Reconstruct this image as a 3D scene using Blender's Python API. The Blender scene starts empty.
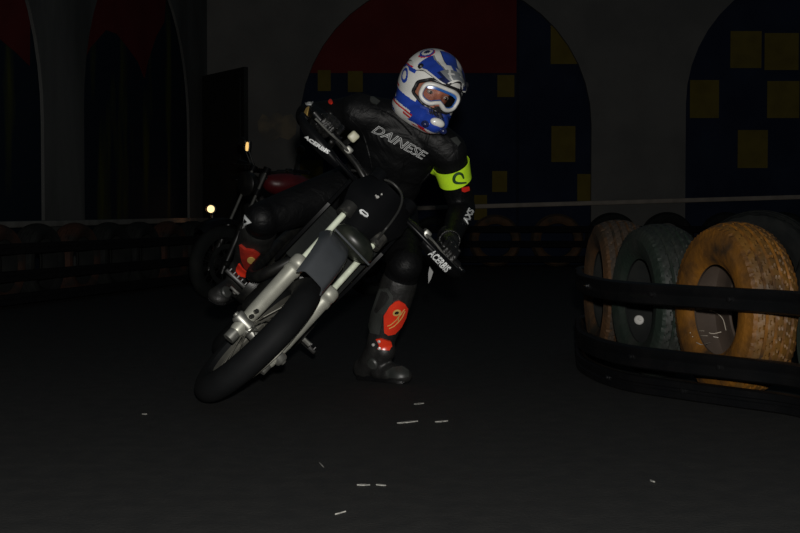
import bpy, bmesh, math, random
from mathutils import Vector, Matrix
from mathutils.bvhtree import BVHTree
V = Vector
random.seed(7)
sc = bpy.context.scene
COL = sc.collection
PI = math.pi
R = math.radians

# ------------------------------------------------------------------ camera, world, flash, exposure
FPX, CAMH, HORIZ = 1500.0, 0.65, 212.0
PITCH = math.atan((266.5 - HORIZ) / FPX)
cam = bpy.data.cameras.new('camera')
cam.sensor_width = 36.0
cam.lens = 36.0 * FPX / 800.0
cam.clip_start, cam.clip_end = 0.05, 100
camo = bpy.data.objects.new('camera', cam)
COL.objects.link(camo)
camo.location = (0, 0, CAMH)
camo.rotation_euler = (PI / 2 - PITCH, 0, 0)
sc.camera = camo

wd = bpy.data.worlds.new('dark_hall')
sc.world = wd
wd.use_nodes = True
bgn = wd.node_tree.nodes['Background']
bgn.inputs[0].default_value = (0.55, 0.8, 1.0, 1)
bgn.inputs[1].default_value = 0.024

fl = bpy.data.lights.new('camera_flash', 'AREA')     # the flashgun on the photographer's camera
fl.shape = 'DISK'
fl.size = 0.07
fl.energy = 230
fl.color = (1.0, 0.97, 0.92)
flo = bpy.data.objects.new('camera_flash', fl)
COL.objects.link(flo)
flo.location = (0.03, -0.06, CAMH + 0.17)
flo.rotation_euler = (PI / 2 - R(1.0), 0, 0)

sc.view_settings.view_transform = 'Standard'
sc.view_settings.look = 'None'
sc.view_settings.gamma = 1.0
sc.view_settings.exposure = 0.0
sc.view_settings.use_curve_mapping = False

CP = V((0, 0, CAMH))
def ray(u, v):
    f = V((0, math.cos(PITCH), -math.sin(PITCH)))
    up = V((0, math.sin(PITCH), math.cos(PITCH)))
    return (f * FPX + V((1, 0, 0)) * (u - 400) + up * (266.5 - v)).normalized()
def W(u, v, d):
    r = ray(u, v)
    return CP + r * (d / r.y)

# ------------------------------------------------------------------ materials
def mat(name, col, rough=0.5, metal=0.0, col2=None, scale=12.0, lo=0.4, hi=0.65, bump=0.0, bscale=None, coat=0.0,
        spec=0.5, stretch=None, emit=0.0, wrinkle=0.0):
    m = bpy.data.materials.new(name)
    m.use_nodes = True
    nt = m.node_tree
    b = nt.nodes['Principled BSDF']
    b.inputs['Roughness'].default_value = rough
    b.inputs['Metallic'].default_value = metal
    b.inputs['Coat Weight'].default_value = coat
    b.inputs['Specular IOR Level'].default_value = spec
    c4 = (*col, 1)
    if col2 is None:
        col2 = tuple(c * 0.75 for c in col)
    tc = nt.nodes.new('ShaderNodeTexCoord')
    mp = nt.nodes.new('ShaderNodeMapping')
    if stretch: mp.inputs['Scale'].default_value = stretch
    nt.links.new(tc.outputs['Object'], mp.inputs[0])
    n = nt.nodes.new('ShaderNodeTexNoise')
    n.inputs['Scale'].default_value = scale
    n.inputs['Detail'].default_value = 6
    nt.links.new(mp.outputs[0], n.inputs[0])
    cr = nt.nodes.new('ShaderNodeValToRGB')
    cr.color_ramp.elements[0].position = lo
    cr.color_ramp.elements[1].position = hi
    cr.color_ramp.elements[0].color = c4
    cr.color_ramp.elements[1].color = (*col2, 1)
    nt.links.new(n.outputs[0], cr.inputs[0])
    nt.links.new(cr.outputs[0], b.inputs['Base Color'])
    if emit:
        nt.links.new(cr.outputs[0], b.inputs['Emission Color'])
        b.inputs['Emission Strength'].default_value = emit
    if bump:
        n2 = nt.nodes.new('ShaderNodeTexNoise')
        n2.inputs['Scale'].default_value = bscale or scale * 3
        n2.inputs['Detail'].default_value = 5
        n2.inputs['Distortion'].default_value = wrinkle
        nt.links.new(mp.outputs[0], n2.inputs[0])
        bp = nt.nodes.new('ShaderNodeBump')
        bp.inputs['Strength'].default_value = bump
        bp.inputs['Distance'].default_value = 0.02
        nt.links.new(n2.outputs[0], bp.inputs['Height'])
        nt.links.new(bp.outputs[0], b.inputs['Normal'])
    return m

M = {}
M['floor'] = mat('dark_asphalt', (0.0100, 0.0106, 0.0106), 0.75, col2=(0.0175, 0.0175, 0.0165), scale=14, lo=.35, hi=.75, bump=0.35, bscale=110, spec=0.25)
M['wall'] = mat('grey_plaster', (0.098, 0.095, 0.088), 0.9, col2=(0.078, 0.076, 0.072), scale=1.6, bump=0.2, bscale=9, spec=0.1)
M['wall_l'] = mat('grey_stained_plaster', (0.088, 0.09, 0.086), 0.9, col2=(0.05, 0.052, 0.05), scale=1.3, bump=0.25, bscale=8, spec=0.1, stretch=(1, 1, .35))
M['navy'] = mat('navy_paint', (0.008, 0.0115, 0.024), 0.9, col2=(0.012, 0.017, 0.032), scale=2, spec=0.08)
M['navy2'] = mat('deep_navy_paint', (0.006, 0.008, 0.017), 0.9, col2=(0.009, 0.012, 0.022), scale=2, spec=0.08)
M['red_mural'] = mat('red_mural_paint', (0.085, 0.012, 0.012), 0.9, col2=(0.07, 0.01, 0.01), scale=2.5, spec=0.08)
M['yellow_mural'] = mat('ochre_mural_paint', (0.100, 0.076, 0.015), 0.9, col2=(0.082, 0.062, 0.013), scale=5, spec=0.08)
M['drip'] = mat('dripped_navy_paint', (0.007, 0.013, 0.021), 0.9, col2=(0.05, 0.055, 0.01), scale=2.6, lo=.58, hi=.74, spec=0.08, stretch=(1, 1, .16))
M['bare'] = mat('bare_tan_plaster', (0.15, 0.125, 0.09), 0.95, col2=(0.09, 0.085, 0.075), scale=4, lo=.42, hi=.6, spec=.05)
M['ledge'] = mat('ledge_concrete', (0.15, 0.148, 0.136), 0.9, scale=5, spec=0.1)
M['rail'] = mat('pale_plastic_rail', (0.20, 0.17, 0.14), 0.6, scale=6, spec=.2)
M['door'] = mat('dark_door_paint', (0.016, 0.017, 0.016), 0.8, scale=3, spec=.1)
M['rubber'] = mat('black_rubber', (0.0028, 0.0031, 0.0036), 0.4, col2=(0.0045, 0.0045, 0.0048), scale=9, spec=0.25, bump=0.12, bscale=25)
M['tyre_black'] = mat('worn_tyre_rubber', (0.007, 0.008, 0.008), 0.8, col2=(0.012, 0.013, 0.012), scale=8, spec=.12)
M['t_orange'] = mat('worn_orange_painted_rubber', (0.165, 0.066, 0.006), 0.6, col2=(0.03, 0.017, 0.008), scale=9, lo=.40, hi=.68, spec=.35, bump=.2, bscale=45)
M['t_brown'] = mat('worn_brown_painted_rubber', (0.068, 0.033, 0.013), 0.75, col2=(0.022, 0.018, 0.012), scale=8, lo=.4, hi=.68, spec=.25, bump=.2, bscale=45)
M['t_green'] = mat('worn_dark_green_painted_rubber', (0.0085, 0.0155, 0.011), 0.65, col2=(0.018, 0.020, 0.017), scale=7, lo=.4, hi=.68, spec=.35, bump=.2, bscale=45)
M['far_belt'] = mat('dull_black_belt', (0.005, 0.005, 0.0055), 0.85, scale=9, spec=0.1)
M['t_red'] = mat('faded_red_brown_painted_rubber', (0.035, 0.015, 0.009), 0.8, col2=(0.010, 0.009, 0.008), scale=5, lo=.4, hi=.62, spec=.2)
M['t_lining'] = mat('brown_tyre_lining', (0.05, 0.036, 0.027), 0.6, scale=8, spec=.3)
M['leather'] = mat('black_leather', (0.0026, 0.0028, 0.0032), 0.5, col2=(0.0042, 0.0043, 0.0047), scale=10, bump=0.4, bscale=14, spec=0.15, wrinkle=1.5)
M['glove'] = mat('black_glove_leather', (0.0055, 0.0055, 0.0055), 0.4, col2=(0.012, 0.012, 0.011), scale=20, bump=0.4, bscale=60, spec=0.4)
M['boot'] = mat('black_boot_plastic', (0.008, 0.008, 0.0078), 0.5, col2=(0.015, 0.015, 0.014), scale=16, bump=0.2, bscale=30, spec=0.4)
M['boot_grey'] = mat('grey_boot_plastic', (0.030, 0.032, 0.030), 0.45, col2=(0.018, 0.020, 0.018), scale=14, spec=.45)
M['red'] = mat('red_plastic', (0.62, 0.035, 0.012), 0.28, col2=(0.5, 0.02, 0.012), scale=8, spec=0.5)
M['dark_red'] = mat('worn_red_plastic', (0.33, 0.022, 0.012), 0.4, col2=(0.18, 0.016, 0.012), scale=18, spec=0.5)
M['gold'] = mat('gold_print', (0.55, 0.36, 0.10), 0.5)
M['neon'] = mat('neon_yellow_fabric', (0.50, 0.80, 0.02), 0.75, col2=(0.44, 0.74, 0.02), scale=30, spec=0.2)
M['neon_print'] = mat('dark_green_print', (0.012, 0.055, 0.012), 0.7)
M['white'] = mat('white_print', (0.68, 0.70, 0.70), 0.5, scale=40)
M['grey_print'] = mat('grey_outline_print', (0.58, 0.59, 0.59), 0.5, scale=40)
M['skin'] = mat('skin', (0.36, 0.145, 0.09), 0.5, col2=(0.29, 0.11, 0.075), scale=14)
M['eye'] = mat('eye_white', (0.36, 0.33, 0.31), 0.25)
M['iris'] = mat('eye_dark', (0.02, 0.015, 0.012), 0.15)
M['h_white'] = mat('helmet_white', (0.66, 0.66, 0.63), 0.22, col2=(0.58, 0.58, 0.55), scale=9, coat=0.4)
M['h_blue'] = mat('helmet_blue', (0.018, 0.055, 0.36), 0.2, col2=(0.012, 0.035, 0.25), scale=9, coat=0.5)
M['h_dark'] = mat('helmet_navy', (0.012, 0.018, 0.075), 0.22, coat=0.5)
M['h_red'] = mat('helmet_red', (0.55, 0.02, 0.02), 0.25, coat=0.5)
M['h_grey'] = mat('helmet_silver_grey', (0.22, 0.235, 0.245), 0.3, coat=0.4)
M['h_black'] = mat('black_vent_plastic', (0.012, 0.012, 0.014), 0.4)
M['g_white'] = mat('goggle_white', (0.62, 0.62, 0.59), 0.35)
M['g_blue'] = mat('goggle_blue_foam', (0.03, 0.14, 0.50), 0.25, coat=.6)
M['silver'] = mat('anodised_fork_silver', (0.50, 0.50, 0.43), 0.42, 0.55, col2=(0.42, 0.42, 0.36), scale=20)
M['chrome'] = mat('fork_tube_chrome', (0.88, 0.95, 0.76), 0.3, 0.2, scale=20)
M['alloy'] = mat('cast_alloy', (0.34, 0.34, 0.31), 0.42, 0.8, col2=(0.2, 0.2, 0.18), scale=25)
M['dark_metal'] = mat('dark_metal', (0.005, 0.005, 0.005), 0.4, 0.1, col2=(0.012, 0.012, 0.010), scale=25)
M['dull_alloy'] = mat('dull_scratched_alloy', (0.035, 0.035, 0.033), 0.5, 0.6, col2=(0.12, 0.115, 0.10), scale=30, lo=.5, hi=.7)
M['road_fork'] = mat('dim_fork_tube', (0.12, 0.12, 0.11), 0.4, 0.3, scale=20)
M['rim'] = mat('dull_spoke_metal', (0.17, 0.165, 0.14), 0.45, 0.7, scale=20)
M['moto_tyre'] = mat('slick_tyre_rubber', (0.0055, 0.006, 0.0066), 0.7, col2=(0.008, 0.0085, 0.009), scale=7, spec=0.12)
M['fender'] = mat('grey_black_plastic', (0.062, 0.067, 0.073), 0.33, col2=(0.052, 0.057, 0.062), scale=14, spec=.5)
M['plastic'] = mat('black_plastic', (0.0028, 0.003, 0.0035), 0.35, col2=(0.004, 0.0042, 0.0046), scale=8, spec=.2)
M['lens_dark'] = mat('smoked_lamp_lens', (0.010, 0.012, 0.0095), 0.35, col2=(0.022, 0.024, 0.018), scale=18, spec=.3)
M['cable'] = mat('cable_sheath', (0.03, 0.03, 0.028), 0.35, spec=.6)
M['reservoir'] = mat('cloudy_reservoir_plastic', (0.42, 0.41, 0.30), 0.45)
M['moto_red'] = mat('dark_red_lacquer', (0.085, 0.007, 0.009), 0.4, coat=.1)
M['washer'] = mat('zinc_washer', (0.62, 0.61, 0.58), 0.4, 0.3)
M['fleck'] = mat('pale_chip', (0.34, 0.33, 0.30), 0.85, col2=(.12, .12, .11), scale=60)
M['cord'] = mat('pale_cord', (0.42, 0.37, 0.30), 0.5)
def glow(name, col, s):
    m = bpy.data.materials.new(name); m.use_nodes = True
    nt = m.node_tree
    e = nt.nodes.new('ShaderNodeEmission')
    e.inputs[0].default_value = (*col, 1); e.inputs[1].default_value = s
    nt.links.new(e.outputs[0], nt.nodes['Material Output'].inputs[0])
    return m
M['lamp_glow'] = glow('warm_lamp_glow', (1.0, 0.74, 0.34), 1.6)
M['amber_glow'] = glow('amber_lamp_glow', (1.0, 0.62, 0.2), 1.0)
def glass(name, tint=(1, 1, 1), amount=0.08):
    m = bpy.data.materials.new(name); m.use_nodes = True
    nt = m.node_tree
    t = nt.nodes.new('ShaderNodeBsdfTransparent'); t.inputs[0].default_value = (*tint, 1)
    g = nt.nodes.new('ShaderNodeBsdfGlossy'); g.inputs['Roughness'].default_value = 0.08
    mx = nt.nodes.new('ShaderNodeMixShader'); mx.inputs[0].default_value = amount
    nt.links.new(t.outputs[0], mx.inputs[1]); nt.links.new(g.outputs[0], mx.inputs[2])
    nt.links.new(mx.outputs[0], nt.nodes['Material Output'].inputs[0])
    return m
M['lens'] = glass('clear_goggle_lens', (0.93, 0.88, 0.86), 0.05)

# ------------------------------------------------------------------ object helpers
def tag(o, label=None, cat=None, group=None, kind=None):
    if label: o['label'] = label
    if cat: o['category'] = cat
    if group: o['group'] = group
    if kind: o['kind'] = kind
    return o

def obj(name, bm, m, parent=None, smooth=40, loc=None):
    """link a bmesh as one mesh object; m is a material or a list; loc re-bases vertices"""
    me = bpy.data.meshes.new(name)
    if loc is not None:
        bmesh.ops.translate(bm, verts=bm.verts, vec=-V(loc))
    bm.normal_update()
    bm.to_mesh(me); bm.free()
    for mm in (m if isinstance(m, (list, tuple)) else [m]):
        me.materials.append(mm)
    if smooth:
        me.polygons.foreach_set('use_smooth', [True] * len(me.polygons))
        me.set_sharp_from_angle(angle=R(smooth))
    o = bpy.data.objects.new(name, me)
    COL.objects.link(o)
    if parent: o.parent = parent
    if loc is not None and parent is None: o.location = loc
    return o

def empty(name, loc, label, cat, group=None, mtx=None):
    o = bpy.data.objects.new(name, None)
    o.empty_display_size = 0.1
    COL.objects.link(o)
    if mtx is not None: o.matrix_world = mtx
    else: o.location = loc
    return tag(o, label, cat, group)

def frame_from(d, hint=V((0, 0, 1))):
    d = V(d).normalized()
    if abs(d.dot(hint)) > 0.95: hint = V((1, 0, 0))
    a = hint.cross(d).normalized()
    b = d.cross(a)
    return a, b, d

def tube(bm, pts, radii, n=10, caps=True, flat=1.0, hint=V((0, 0, 1)), closed=False, mi=0):
    pts = [V(p) for p in pts]
    if not isinstance(radii, (list, tuple)): radii = [radii] * len(pts)
    N = len(pts)
    rings = []
    a = None
    for i, p in enumerate(pts):
        if closed: t = pts[(i + 1) % N] - pts[i - 1]
        else: t = pts[min(i + 1, N - 1)] - pts[max(i - 1, 0)]
        t.normalize()
        if a is None: a, b, _ = frame_from(t, hint)
        else:
            a = (a - t * a.dot(t)).normalized(); b = t.cross(a)
        rings.append([bm.verts.new(p + (a * math.cos(2 * PI * k / n) + b * math.sin(2 * PI * k / n) * flat) * radii[i]) for k in range(n)])
    fs = []
    for i in range(N if closed else N - 1):
        r0, r1 = rings[i], rings[(i + 1) % N]
        for k in range(n):
            fs.append(bm.faces.new((r0[k], r0[(k + 1) % n], r1[(k + 1) % n], r1[k])))
    if caps and not closed:
        fs.append(bm.faces.new(list(reversed(rings[0])))); fs.append(bm.faces.new(rings[-1]))
    for f in fs: f.material_index = mi
    return rings

def lathe(bm, prof, origin, axis, n=32, hint=V((0, 0, 1)), closed=False, mi=0, mod=None):
    """prof: (radius, along axis); closed joins last to first"""
    a, b, d = frame_from(axis, hint)
    o = V(origin)
    rings = []
    for j, (r, t) in enumerate(prof):
        ring = []
        for k in range(n):
            th = 2 * PI * k / n
            rr = r + (mod(j, k, th) if mod else 0)
            ring.append(bm.verts.new(o + d * t + (a * math.cos(th) + b * math.sin(th)) * rr))
        rings.append(ring)
    m = len(prof)
    for j in range(m if closed else m - 1):
        r0, r1 = rings[j], rings[(j + 1) % m]
        for k in range(n):
            f = bm.faces.new((r0[k], r0[(k + 1) % n], r1[(k + 1) % n], r1[k])); f.material_index = mi
    if not closed:
        if prof[0][0] > 1e-4: bm.faces.new(list(reversed(rings[0]))).material_index = mi
        if prof[-1][0] > 1e-4: bm.faces.new(rings[-1]).material_index = mi
    return rings

def box(bm, c, size, rot=None, bevel=0.0, seg=2, mi=0):
    r = bmesh.ops.create_cube(bm, size=1.0)
    vs = r['verts']
    bmesh.ops.scale(bm, verts=vs, vec=size)
    es = list({e for v in vs for e in v.link_edges})
    if bevel:
        rb = bmesh.ops.bevel(bm, geom=es, offset=bevel, segments=seg, affect='EDGES', profile=0.5)
        vs = list({v for f in rb['faces'] for v in f.verts} | {v for v in vs if v.is_valid})
    mt = Matrix.Translation(V(c))
    if rot is not None: mt = mt @ rot.to_4x4()
    bmesh.ops.transform(bm, matrix=mt, verts=vs)
    for f in {f for v in vs for f in v.link_faces}: f.material_index = mi
    return vs

def ellipsoid(bm, c, radii, rot=None, seg=20, rings=14):
    r = bmesh.ops.create_uvsphere(bm, u_segments=seg, v_segments=rings, radius=1.0)
    vs = r['verts']
    bmesh.ops.scale(bm, verts=vs, vec=radii)
    mt = Matrix.Translation(V(c))
    if rot is not None: mt = mt @ rot.to_4x4()
    bmesh.ops.transform(bm, matrix=mt, verts=vs)
    return vs

def limb(bm, pts, radii):
    for p, r in zip(pts, radii): ellipsoid(bm, p, (r, r, r), seg=16, rings=10)
    tube(bm, pts, radii, n=16)

def prism(bm, poly, t, mtx, mi=0):
    """2-D polygon in the matrix's XY plane, extruded t along its Z"""
    lo = [bm.verts.new(mtx @ V((x, y, 0))) for x, y in poly]
    hi = [bm.verts.new(mtx @ V((x, y, t))) for x, y in poly]
    fs = [bm.faces.new(list(reversed(lo))), bm.faces.new(hi)]
    n = len(poly)
    for i in range(n): fs.append(bm.faces.new((lo[i], lo[(i + 1) % n], hi[(i + 1) % n], hi[i])))
    for f in fs: f.material_index = mi

def remesh(bm, voxel, smooth=6, fac=0.5):
    """one continuous surface out of overlapping closed lumps"""
    me = bpy.data.meshes.new('tmp'); bm.to_mesh(me); bm.free()
    o = bpy.data.objects.new('tmp', me); COL.objects.link(o)
    md = o.modifiers.new('r', 'REMESH'); md.mode = 'VOXEL'; md.voxel_size = voxel
    if smooth:
        sm = o.modifiers.new('s', 'SMOOTH'); sm.factor = fac; sm.iterations = smooth
    dg = bpy.context.evaluated_depsgraph_get(); dg.update()
    out = bmesh.new(); out.from_mesh(o.evaluated_get(dg).to_mesh())
    bpy.data.objects.remove(o); bpy.data.meshes.remove(me)
    return out

def catmull(pts, per=8):
    pts = [V(p) for p in pts]
    P = [pts[0] * 2 - pts[1]] + pts + [pts[-1] * 2 - pts[-2]]
    out = []
    for i in range(1, len(P) - 2):
        p0, p1, p2, p3 = P[i - 1:i + 3]
        for k in range(per):
            t = k / per
            out.append(0.5 * ((2 * p1) + (p2 - p0) * t + (2 * p0 - 5 * p1 + 4 * p2 - p3) * t * t + (3 * p1 - p0 - 3 * p2 + p3) * t ** 3))
    out.append(pts[-1])
    return out

def ribbon(bm, pts, prof, up=V((0, 0, 1)), mi=0):
    """sweep a closed 2-D profile (across, up) along a path, keeping up fixed"""
    pts = [V(p) for p in pts]
    ups = up if isinstance(up, list) else [V(up)] * len(pts)
    rings = []
    for i, p in enumerate(pts):
        t = (pts[min(i + 1, len(pts) - 1)] - pts[max(i - 1, 0)]).normalized()
        s = t.cross(ups[i]).normalized()
        u = s.cross(t)
        rings.append([bm.verts.new(p + s * a + u * b) for a, b in prof])
    n = len(prof)
    for i in range(len(pts) - 1):
        for k in range(n):
            f = bm.faces.new((rings[i][k], rings[i][(k + 1) % n], rings[i + 1][(k + 1) % n], rings[i + 1][k])); f.material_index = mi
    bm.faces.new(list(reversed(rings[0]))).material_index = mi
    bm.faces.new(rings[-1]).material_index = mi
    bmesh.ops.recalc_face_normals(bm, faces=bm.faces)

def rrect(w, h, r, n=4):
    out = []
    for cx, cy, a0 in ((w / 2 - r, h / 2 - r, 0), (-w / 2 + r, h / 2 - r, 90), (-w / 2 + r, -h / 2 + r, 180), (w / 2 - r, -h / 2 + r, 270)):
        for k in range(n + 1):
            a = R(a0 + 90 * k / n)
            out.append((cx + r * math.cos(a), cy + r * math.sin(a)))
    return out

def bvh_of(*objs):
    vs, fs = [], []
    for o in objs:
        mw = world_of(o)
        base = len(vs)
        vs += [mw @ v.co for v in o.data.vertices]
        fs += [[base + i for i in p.vertices] for p in o.data.polygons]
    return BVHTree.FromPolygons(vs, fs)
def world_of(o):
    return (world_of(o.parent) if o.parent else Matrix.Identity(4)) @ o.matrix_basis

def on_surface(u, v, bvh, d0, lift):
    r = ray(u, v)
    h, n, _, _ = bvh.ray_cast(CP, r)
    if h is None:
        p = W(u, v, d0); return p - r * lift, -r
    if n.dot(r) > 0: n = -n
    return h + n * lift, n

def patch(bm, poly, bvh, d0, lift=0.002, thick=0.004, cuts=3, mi=0):
    """a thin solid badge or plate lying on a surface: outline as (u, v) sight lines"""
    b = bmesh.new()
    b.faces.new([b.verts.new((x, y, 0)) for x, y in poly])
    bmesh.ops.triangulate(b, faces=b.faces)
    bmesh.ops.subdivide_edges(b, edges=b.edges, cuts=cuts, use_grid_fill=True)
    bmesh.ops.triangulate(b, faces=b.faces)
    b.verts.index_update()
    top, bot = [], []
    for v in b.verts:
        p, n = on_surface(v.co.x, v.co.y, bvh, d0, lift)
        top.append(bm.verts.new(p + n * thick)); bot.append(bm.verts.new(p - n * thick * .2))
    fs = []
    for f in b.faces:
        i = [v.index for v in f.verts]
        fs.append(bm.faces.new([top[k] for k in i])); fs.append(bm.faces.new([bot[k] for k in reversed(i)]))
    for e in b.edges:
        if len(e.link_faces) == 1:
            i, j = e.verts[0].index, e.verts[1].index
            fs.append(bm.faces.new((top[i], top[j], bot[j], bot[i])))
    for f in fs: f.material_index = mi
    b.free()
    bmesh.ops.recalc_face_normals(bm, faces=fs)

def text_bm(body, shear=0.0, outline=0.0, extrude=0.02, bold=0.0, space=1.0):
    cu = bpy.data.curves.new('tmp', 'FONT')
    cu.body = body; cu.size = 1.0; cu.shear = shear; cu.space_character = space
    cu.align_x = 'CENTER'; cu.align_y = 'CENTER'
    cu.resolution_u = 3
    if outline:
        cu.fill_mode = 'NONE'; cu.bevel_depth = outline; cu.bevel_resolution = 0
    else:
        cu.extrude = extrude; cu.offset = bold
    o = bpy.data.objects.new('tmp', cu); COL.objects.link(o)
    dg = bpy.context.evaluated_depsgraph_get(); dg.update()
    me = bpy.data.meshes.new_from_object(o.evaluated_get(dg))
    b = bmesh.new(); b.from_mesh(me)
    bpy.data.objects.remove(o); bpy.data.meshes.remove(me)
    xs = [v.co.x for v in b.verts]; ys = [v.co.y for v in b.verts]
    cx, cy = (max(xs) + min(xs)) / 2, (max(ys) + min(ys)) / 2
    w, h = max(xs) - min(xs), max(ys) - min(ys)
    for v in b.verts:
        v.co.x = (v.co.x - cx) / w; v.co.y = (v.co.y - cy) / h
    return b

def lettering(body, c, xax, yax, bvh, d0, lift=0.003, zs=0.02, **kw):
    """text laid on a surface; c centre, xax / yax full extents as sight-line vectors"""
    b = text_bm(body, **kw)
    for v in b.verts:
        u = c[0] + xax[0] * v.co.x + yax[0] * v.co.y
        w = c[1] + xax[1] * v.co.x + yax[1] * v.co.y
        p, n = on_surface(u, w, bvh, d0, lift)
        v.co = p + n * (v.co.z * zs)
    return b

# ================================================================== THE SETTING
bm = bmesh.new()
box(bm, (0, 9.0, -0.05), (14, 21, 0.1))
tag(obj('floor', bm, M['floor'], smooth=0), kind='structure')

YW = 18.5                                        # back wall
def wall_z(v): return W(400, v, YW).z
def wall_x(u): return (u - 400) / FPX * YW
XC = wall_x(208)                                 # corner between the two walls
WTOP = 4.6
DEPTH = 0.07
def arch_profile(x0, x1, zs, n=22):
    c, r = (x0 + x1) / 2, (x1 - x0) / 2
    return [(c - r * math.cos(PI * k / n), zs + r * math.sin(PI * k / n)) for k in range(n + 1)]

def arched_wall(name, mtx, length, arches, m):
    """wall with blind arches: outline in (along, up), face towards -local z"""
    out = [(0, 0)]
    for x0, x1, zs in arches:
        out += [(x0, 0)] + arch_profile(x0, x1, zs) + [(x1, 0)]
    out += [(length, 0), (length, WTOP), (0, WTOP)]
    bm = bmesh.new()
    prism(bm, out, DEPTH if name == 'wall_back' else .03, mtx)
    bmesh.ops.recalc_face_normals(bm, faces=bm.faces)
    return tag(obj(name, bm, m, smooth=0), kind='structure')

# wall frames: local x along the wall to the right, y up, z away from the hall
MB = Matrix(((1, 0, 0, XC), (0, 0, 1, YW), (0, 1, 0, 0), (0, 0, 0, 1)))
ZS_C, ZS_R = 1.72, 1.98
a_c = (wall_x(300) - XC, wall_x(591) - XC, ZS_C)
a_r = (wall_x(685) - XC, wall_x(955) - XC, ZS_R)
arched_wall('wall_back', MB, 10.5, [a_c, a_r], M['wall'])
dl = V((0.9, 6.0, 0)).normalized()               # left wall runs away to the corner
LL = 15.0
o_l = V((XC, YW, 0)) - dl * LL
nl = V((-dl.y, dl.x, 0))
ML = Matrix(((dl.x, 0, nl.x, o_l.x), (dl.y, 0, nl.y, o_l.y), (0, 1, 0, 0), (0, 0, 0, 1)))
def on_left_wall(u):
    k = (u - 400) / FPX                         # x = k*y meets the wall line
    t = (k * o_l.y - o_l.x) / (dl.x - k * dl.y)
    return t, o_l + dl * t
t45, t85, t190 = on_left_wall(45)[0], on_left_wall(85)[0], on_left_wall(190)[0]
arched_wall('wall_left', ML, LL, [(t45 - 3.5, t45, 1.45), (t85, t190, 1.62)], M['wall_l'])

def mural(name, mtx, x0, x1, base, shapes, label):
    """painted panel set 10 cm back in its arch; shapes: (polygon (along, up), material index)"""
    bm = bmesh.new()
    dep = DEPTH if mtx is MB else .03
    prism(bm, [(x0 - .1, 0), (x1 + .1, 0), (x1 + .1, WTOP), (x0 - .1, WTOP)], 0.1, mtx @ Matrix.Translation((0, 0, dep + .01)))
    for k, (poly, mi) in enumerate(shapes):
        prism(bm, poly, 0.02, mtx @ Matrix.Translation((0, 0, dep + .004 - .0006 * k)), mi)
    bmesh.ops.recalc_face_normals(bm, faces=bm.faces)
    return tag(obj(name, bm, [base, M['red_mural'], M['yellow_mural'], M['navy2'], M['drip']], smooth=0), label, 'mural', 'murals in the arches of the walls')
def rb(u0, v0, u1, v1):
    f = lambda u: (u - 400) / FPX * (YW + DEPTH) - XC
    g = lambda v: W(400, v, YW + DEPTH).z
    return [(f(u0), g(v1)), (f(u1), g(v1)), (f(u1), g(v0)), (f(u0), g(v0))]
sh = [(rb(280, -120, 516, 73), 1), (rb(516, -120, 519, 300), 3)]
for q in ((318, 70, 331, 91), (348, 71, 363, 92), (497, 75, 514, 97), (550, 24, 577, 64), (551, 126, 575, 162), (492, 171, 507, 192),
          (577, 174, 597, 201), (474, 195, 487, 220), (336, 120, 350, 141), (299, 160, 323, 187)):
    sh.append((rb(*q), 2))
mural('wall_mural', MB, a_c[0], a_c[1], M['navy'], sh, 'navy city mural with big red roof and yellow windows behind the rider')
sh = []
for q in ((729, 31, 760, 68), (763, 33, 797, 70), (689, 80, 718, 118), (766, 81, 798, 118), (737, 130, 767, 168), (812, 60, 840, 95)):
    sh.append((rb(*q), 2))
mural('wall_mural', MB, a_r[0], a_r[1], M['navy'], sh, 'navy mural with five yellow windows in the right arch')
def lw(u, v):
    k = (u - 400) / FPX
    oo = o_l + nl * .03
    t = (k * oo.y - oo.x) / (dl.x - k * dl.y)
    return (t, W(u, v, (oo + dl * t).y).z)
red = [lw(*p) for p in ((88, -60), (82, 70), (92, 48), (108, 30), (119, 34), (130, 48), (140, 62), (146, 78), (150, 60), (158, 36), (166, 22), (172, -60))]
mural('wall_mural', ML, t85, t190, M['drip'], [(red, 1)], 'dripped navy and red mural in the left arch by the corner')
red = [lw(*p) for p in ((-70, -60), (-60, 20), (-40, 60), (-15, 30), (-2, 34), (6, 42), (18, 52), (26, 60), (32, 66), (34, -60))]
mural('wall_mural', ML, t45 - 3.5, t45, M['drip'], [(red, 1)], 'dripped navy and red mural cut off at the left edge')

# patch of bare pale plaster beside the door
bm = bmesh.new()
pp = [(258, 122), (263, 114), (270, 117), (277, 112), (284, 116), (292, 114), (297, 122), (296, 134), (289, 140), (280, 137), (272, 142), (264, 137), (259, 131)]
fx = lambda u: (u - 400) / FPX * YW - XC
prism(bm, [(fx(u), W(400, v, YW).z) for u, v in pp], .006, MB @ Matrix.Translation((0, 0, -.006)))
bmesh.ops.recalc_face_normals(bm, faces=bm.faces)
tag(obj('trim_2', bm, M['bare'], smooth=0), kind='structure')
# ledge along the foot of the left wall
bm = bmesh.new()
p0 = o_l - nl * .06; p1 = V((XC, YW, 0)) - nl * .06 - dl * .1
ribbon(bm, [p0 + V((0, 0, .535)), p1 + V((0, 0, .555))], rrect(.12, .055, .012, 2))
tag(obj('trim_1', bm, M['ledge'], smooth=0), kind='structure')
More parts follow.
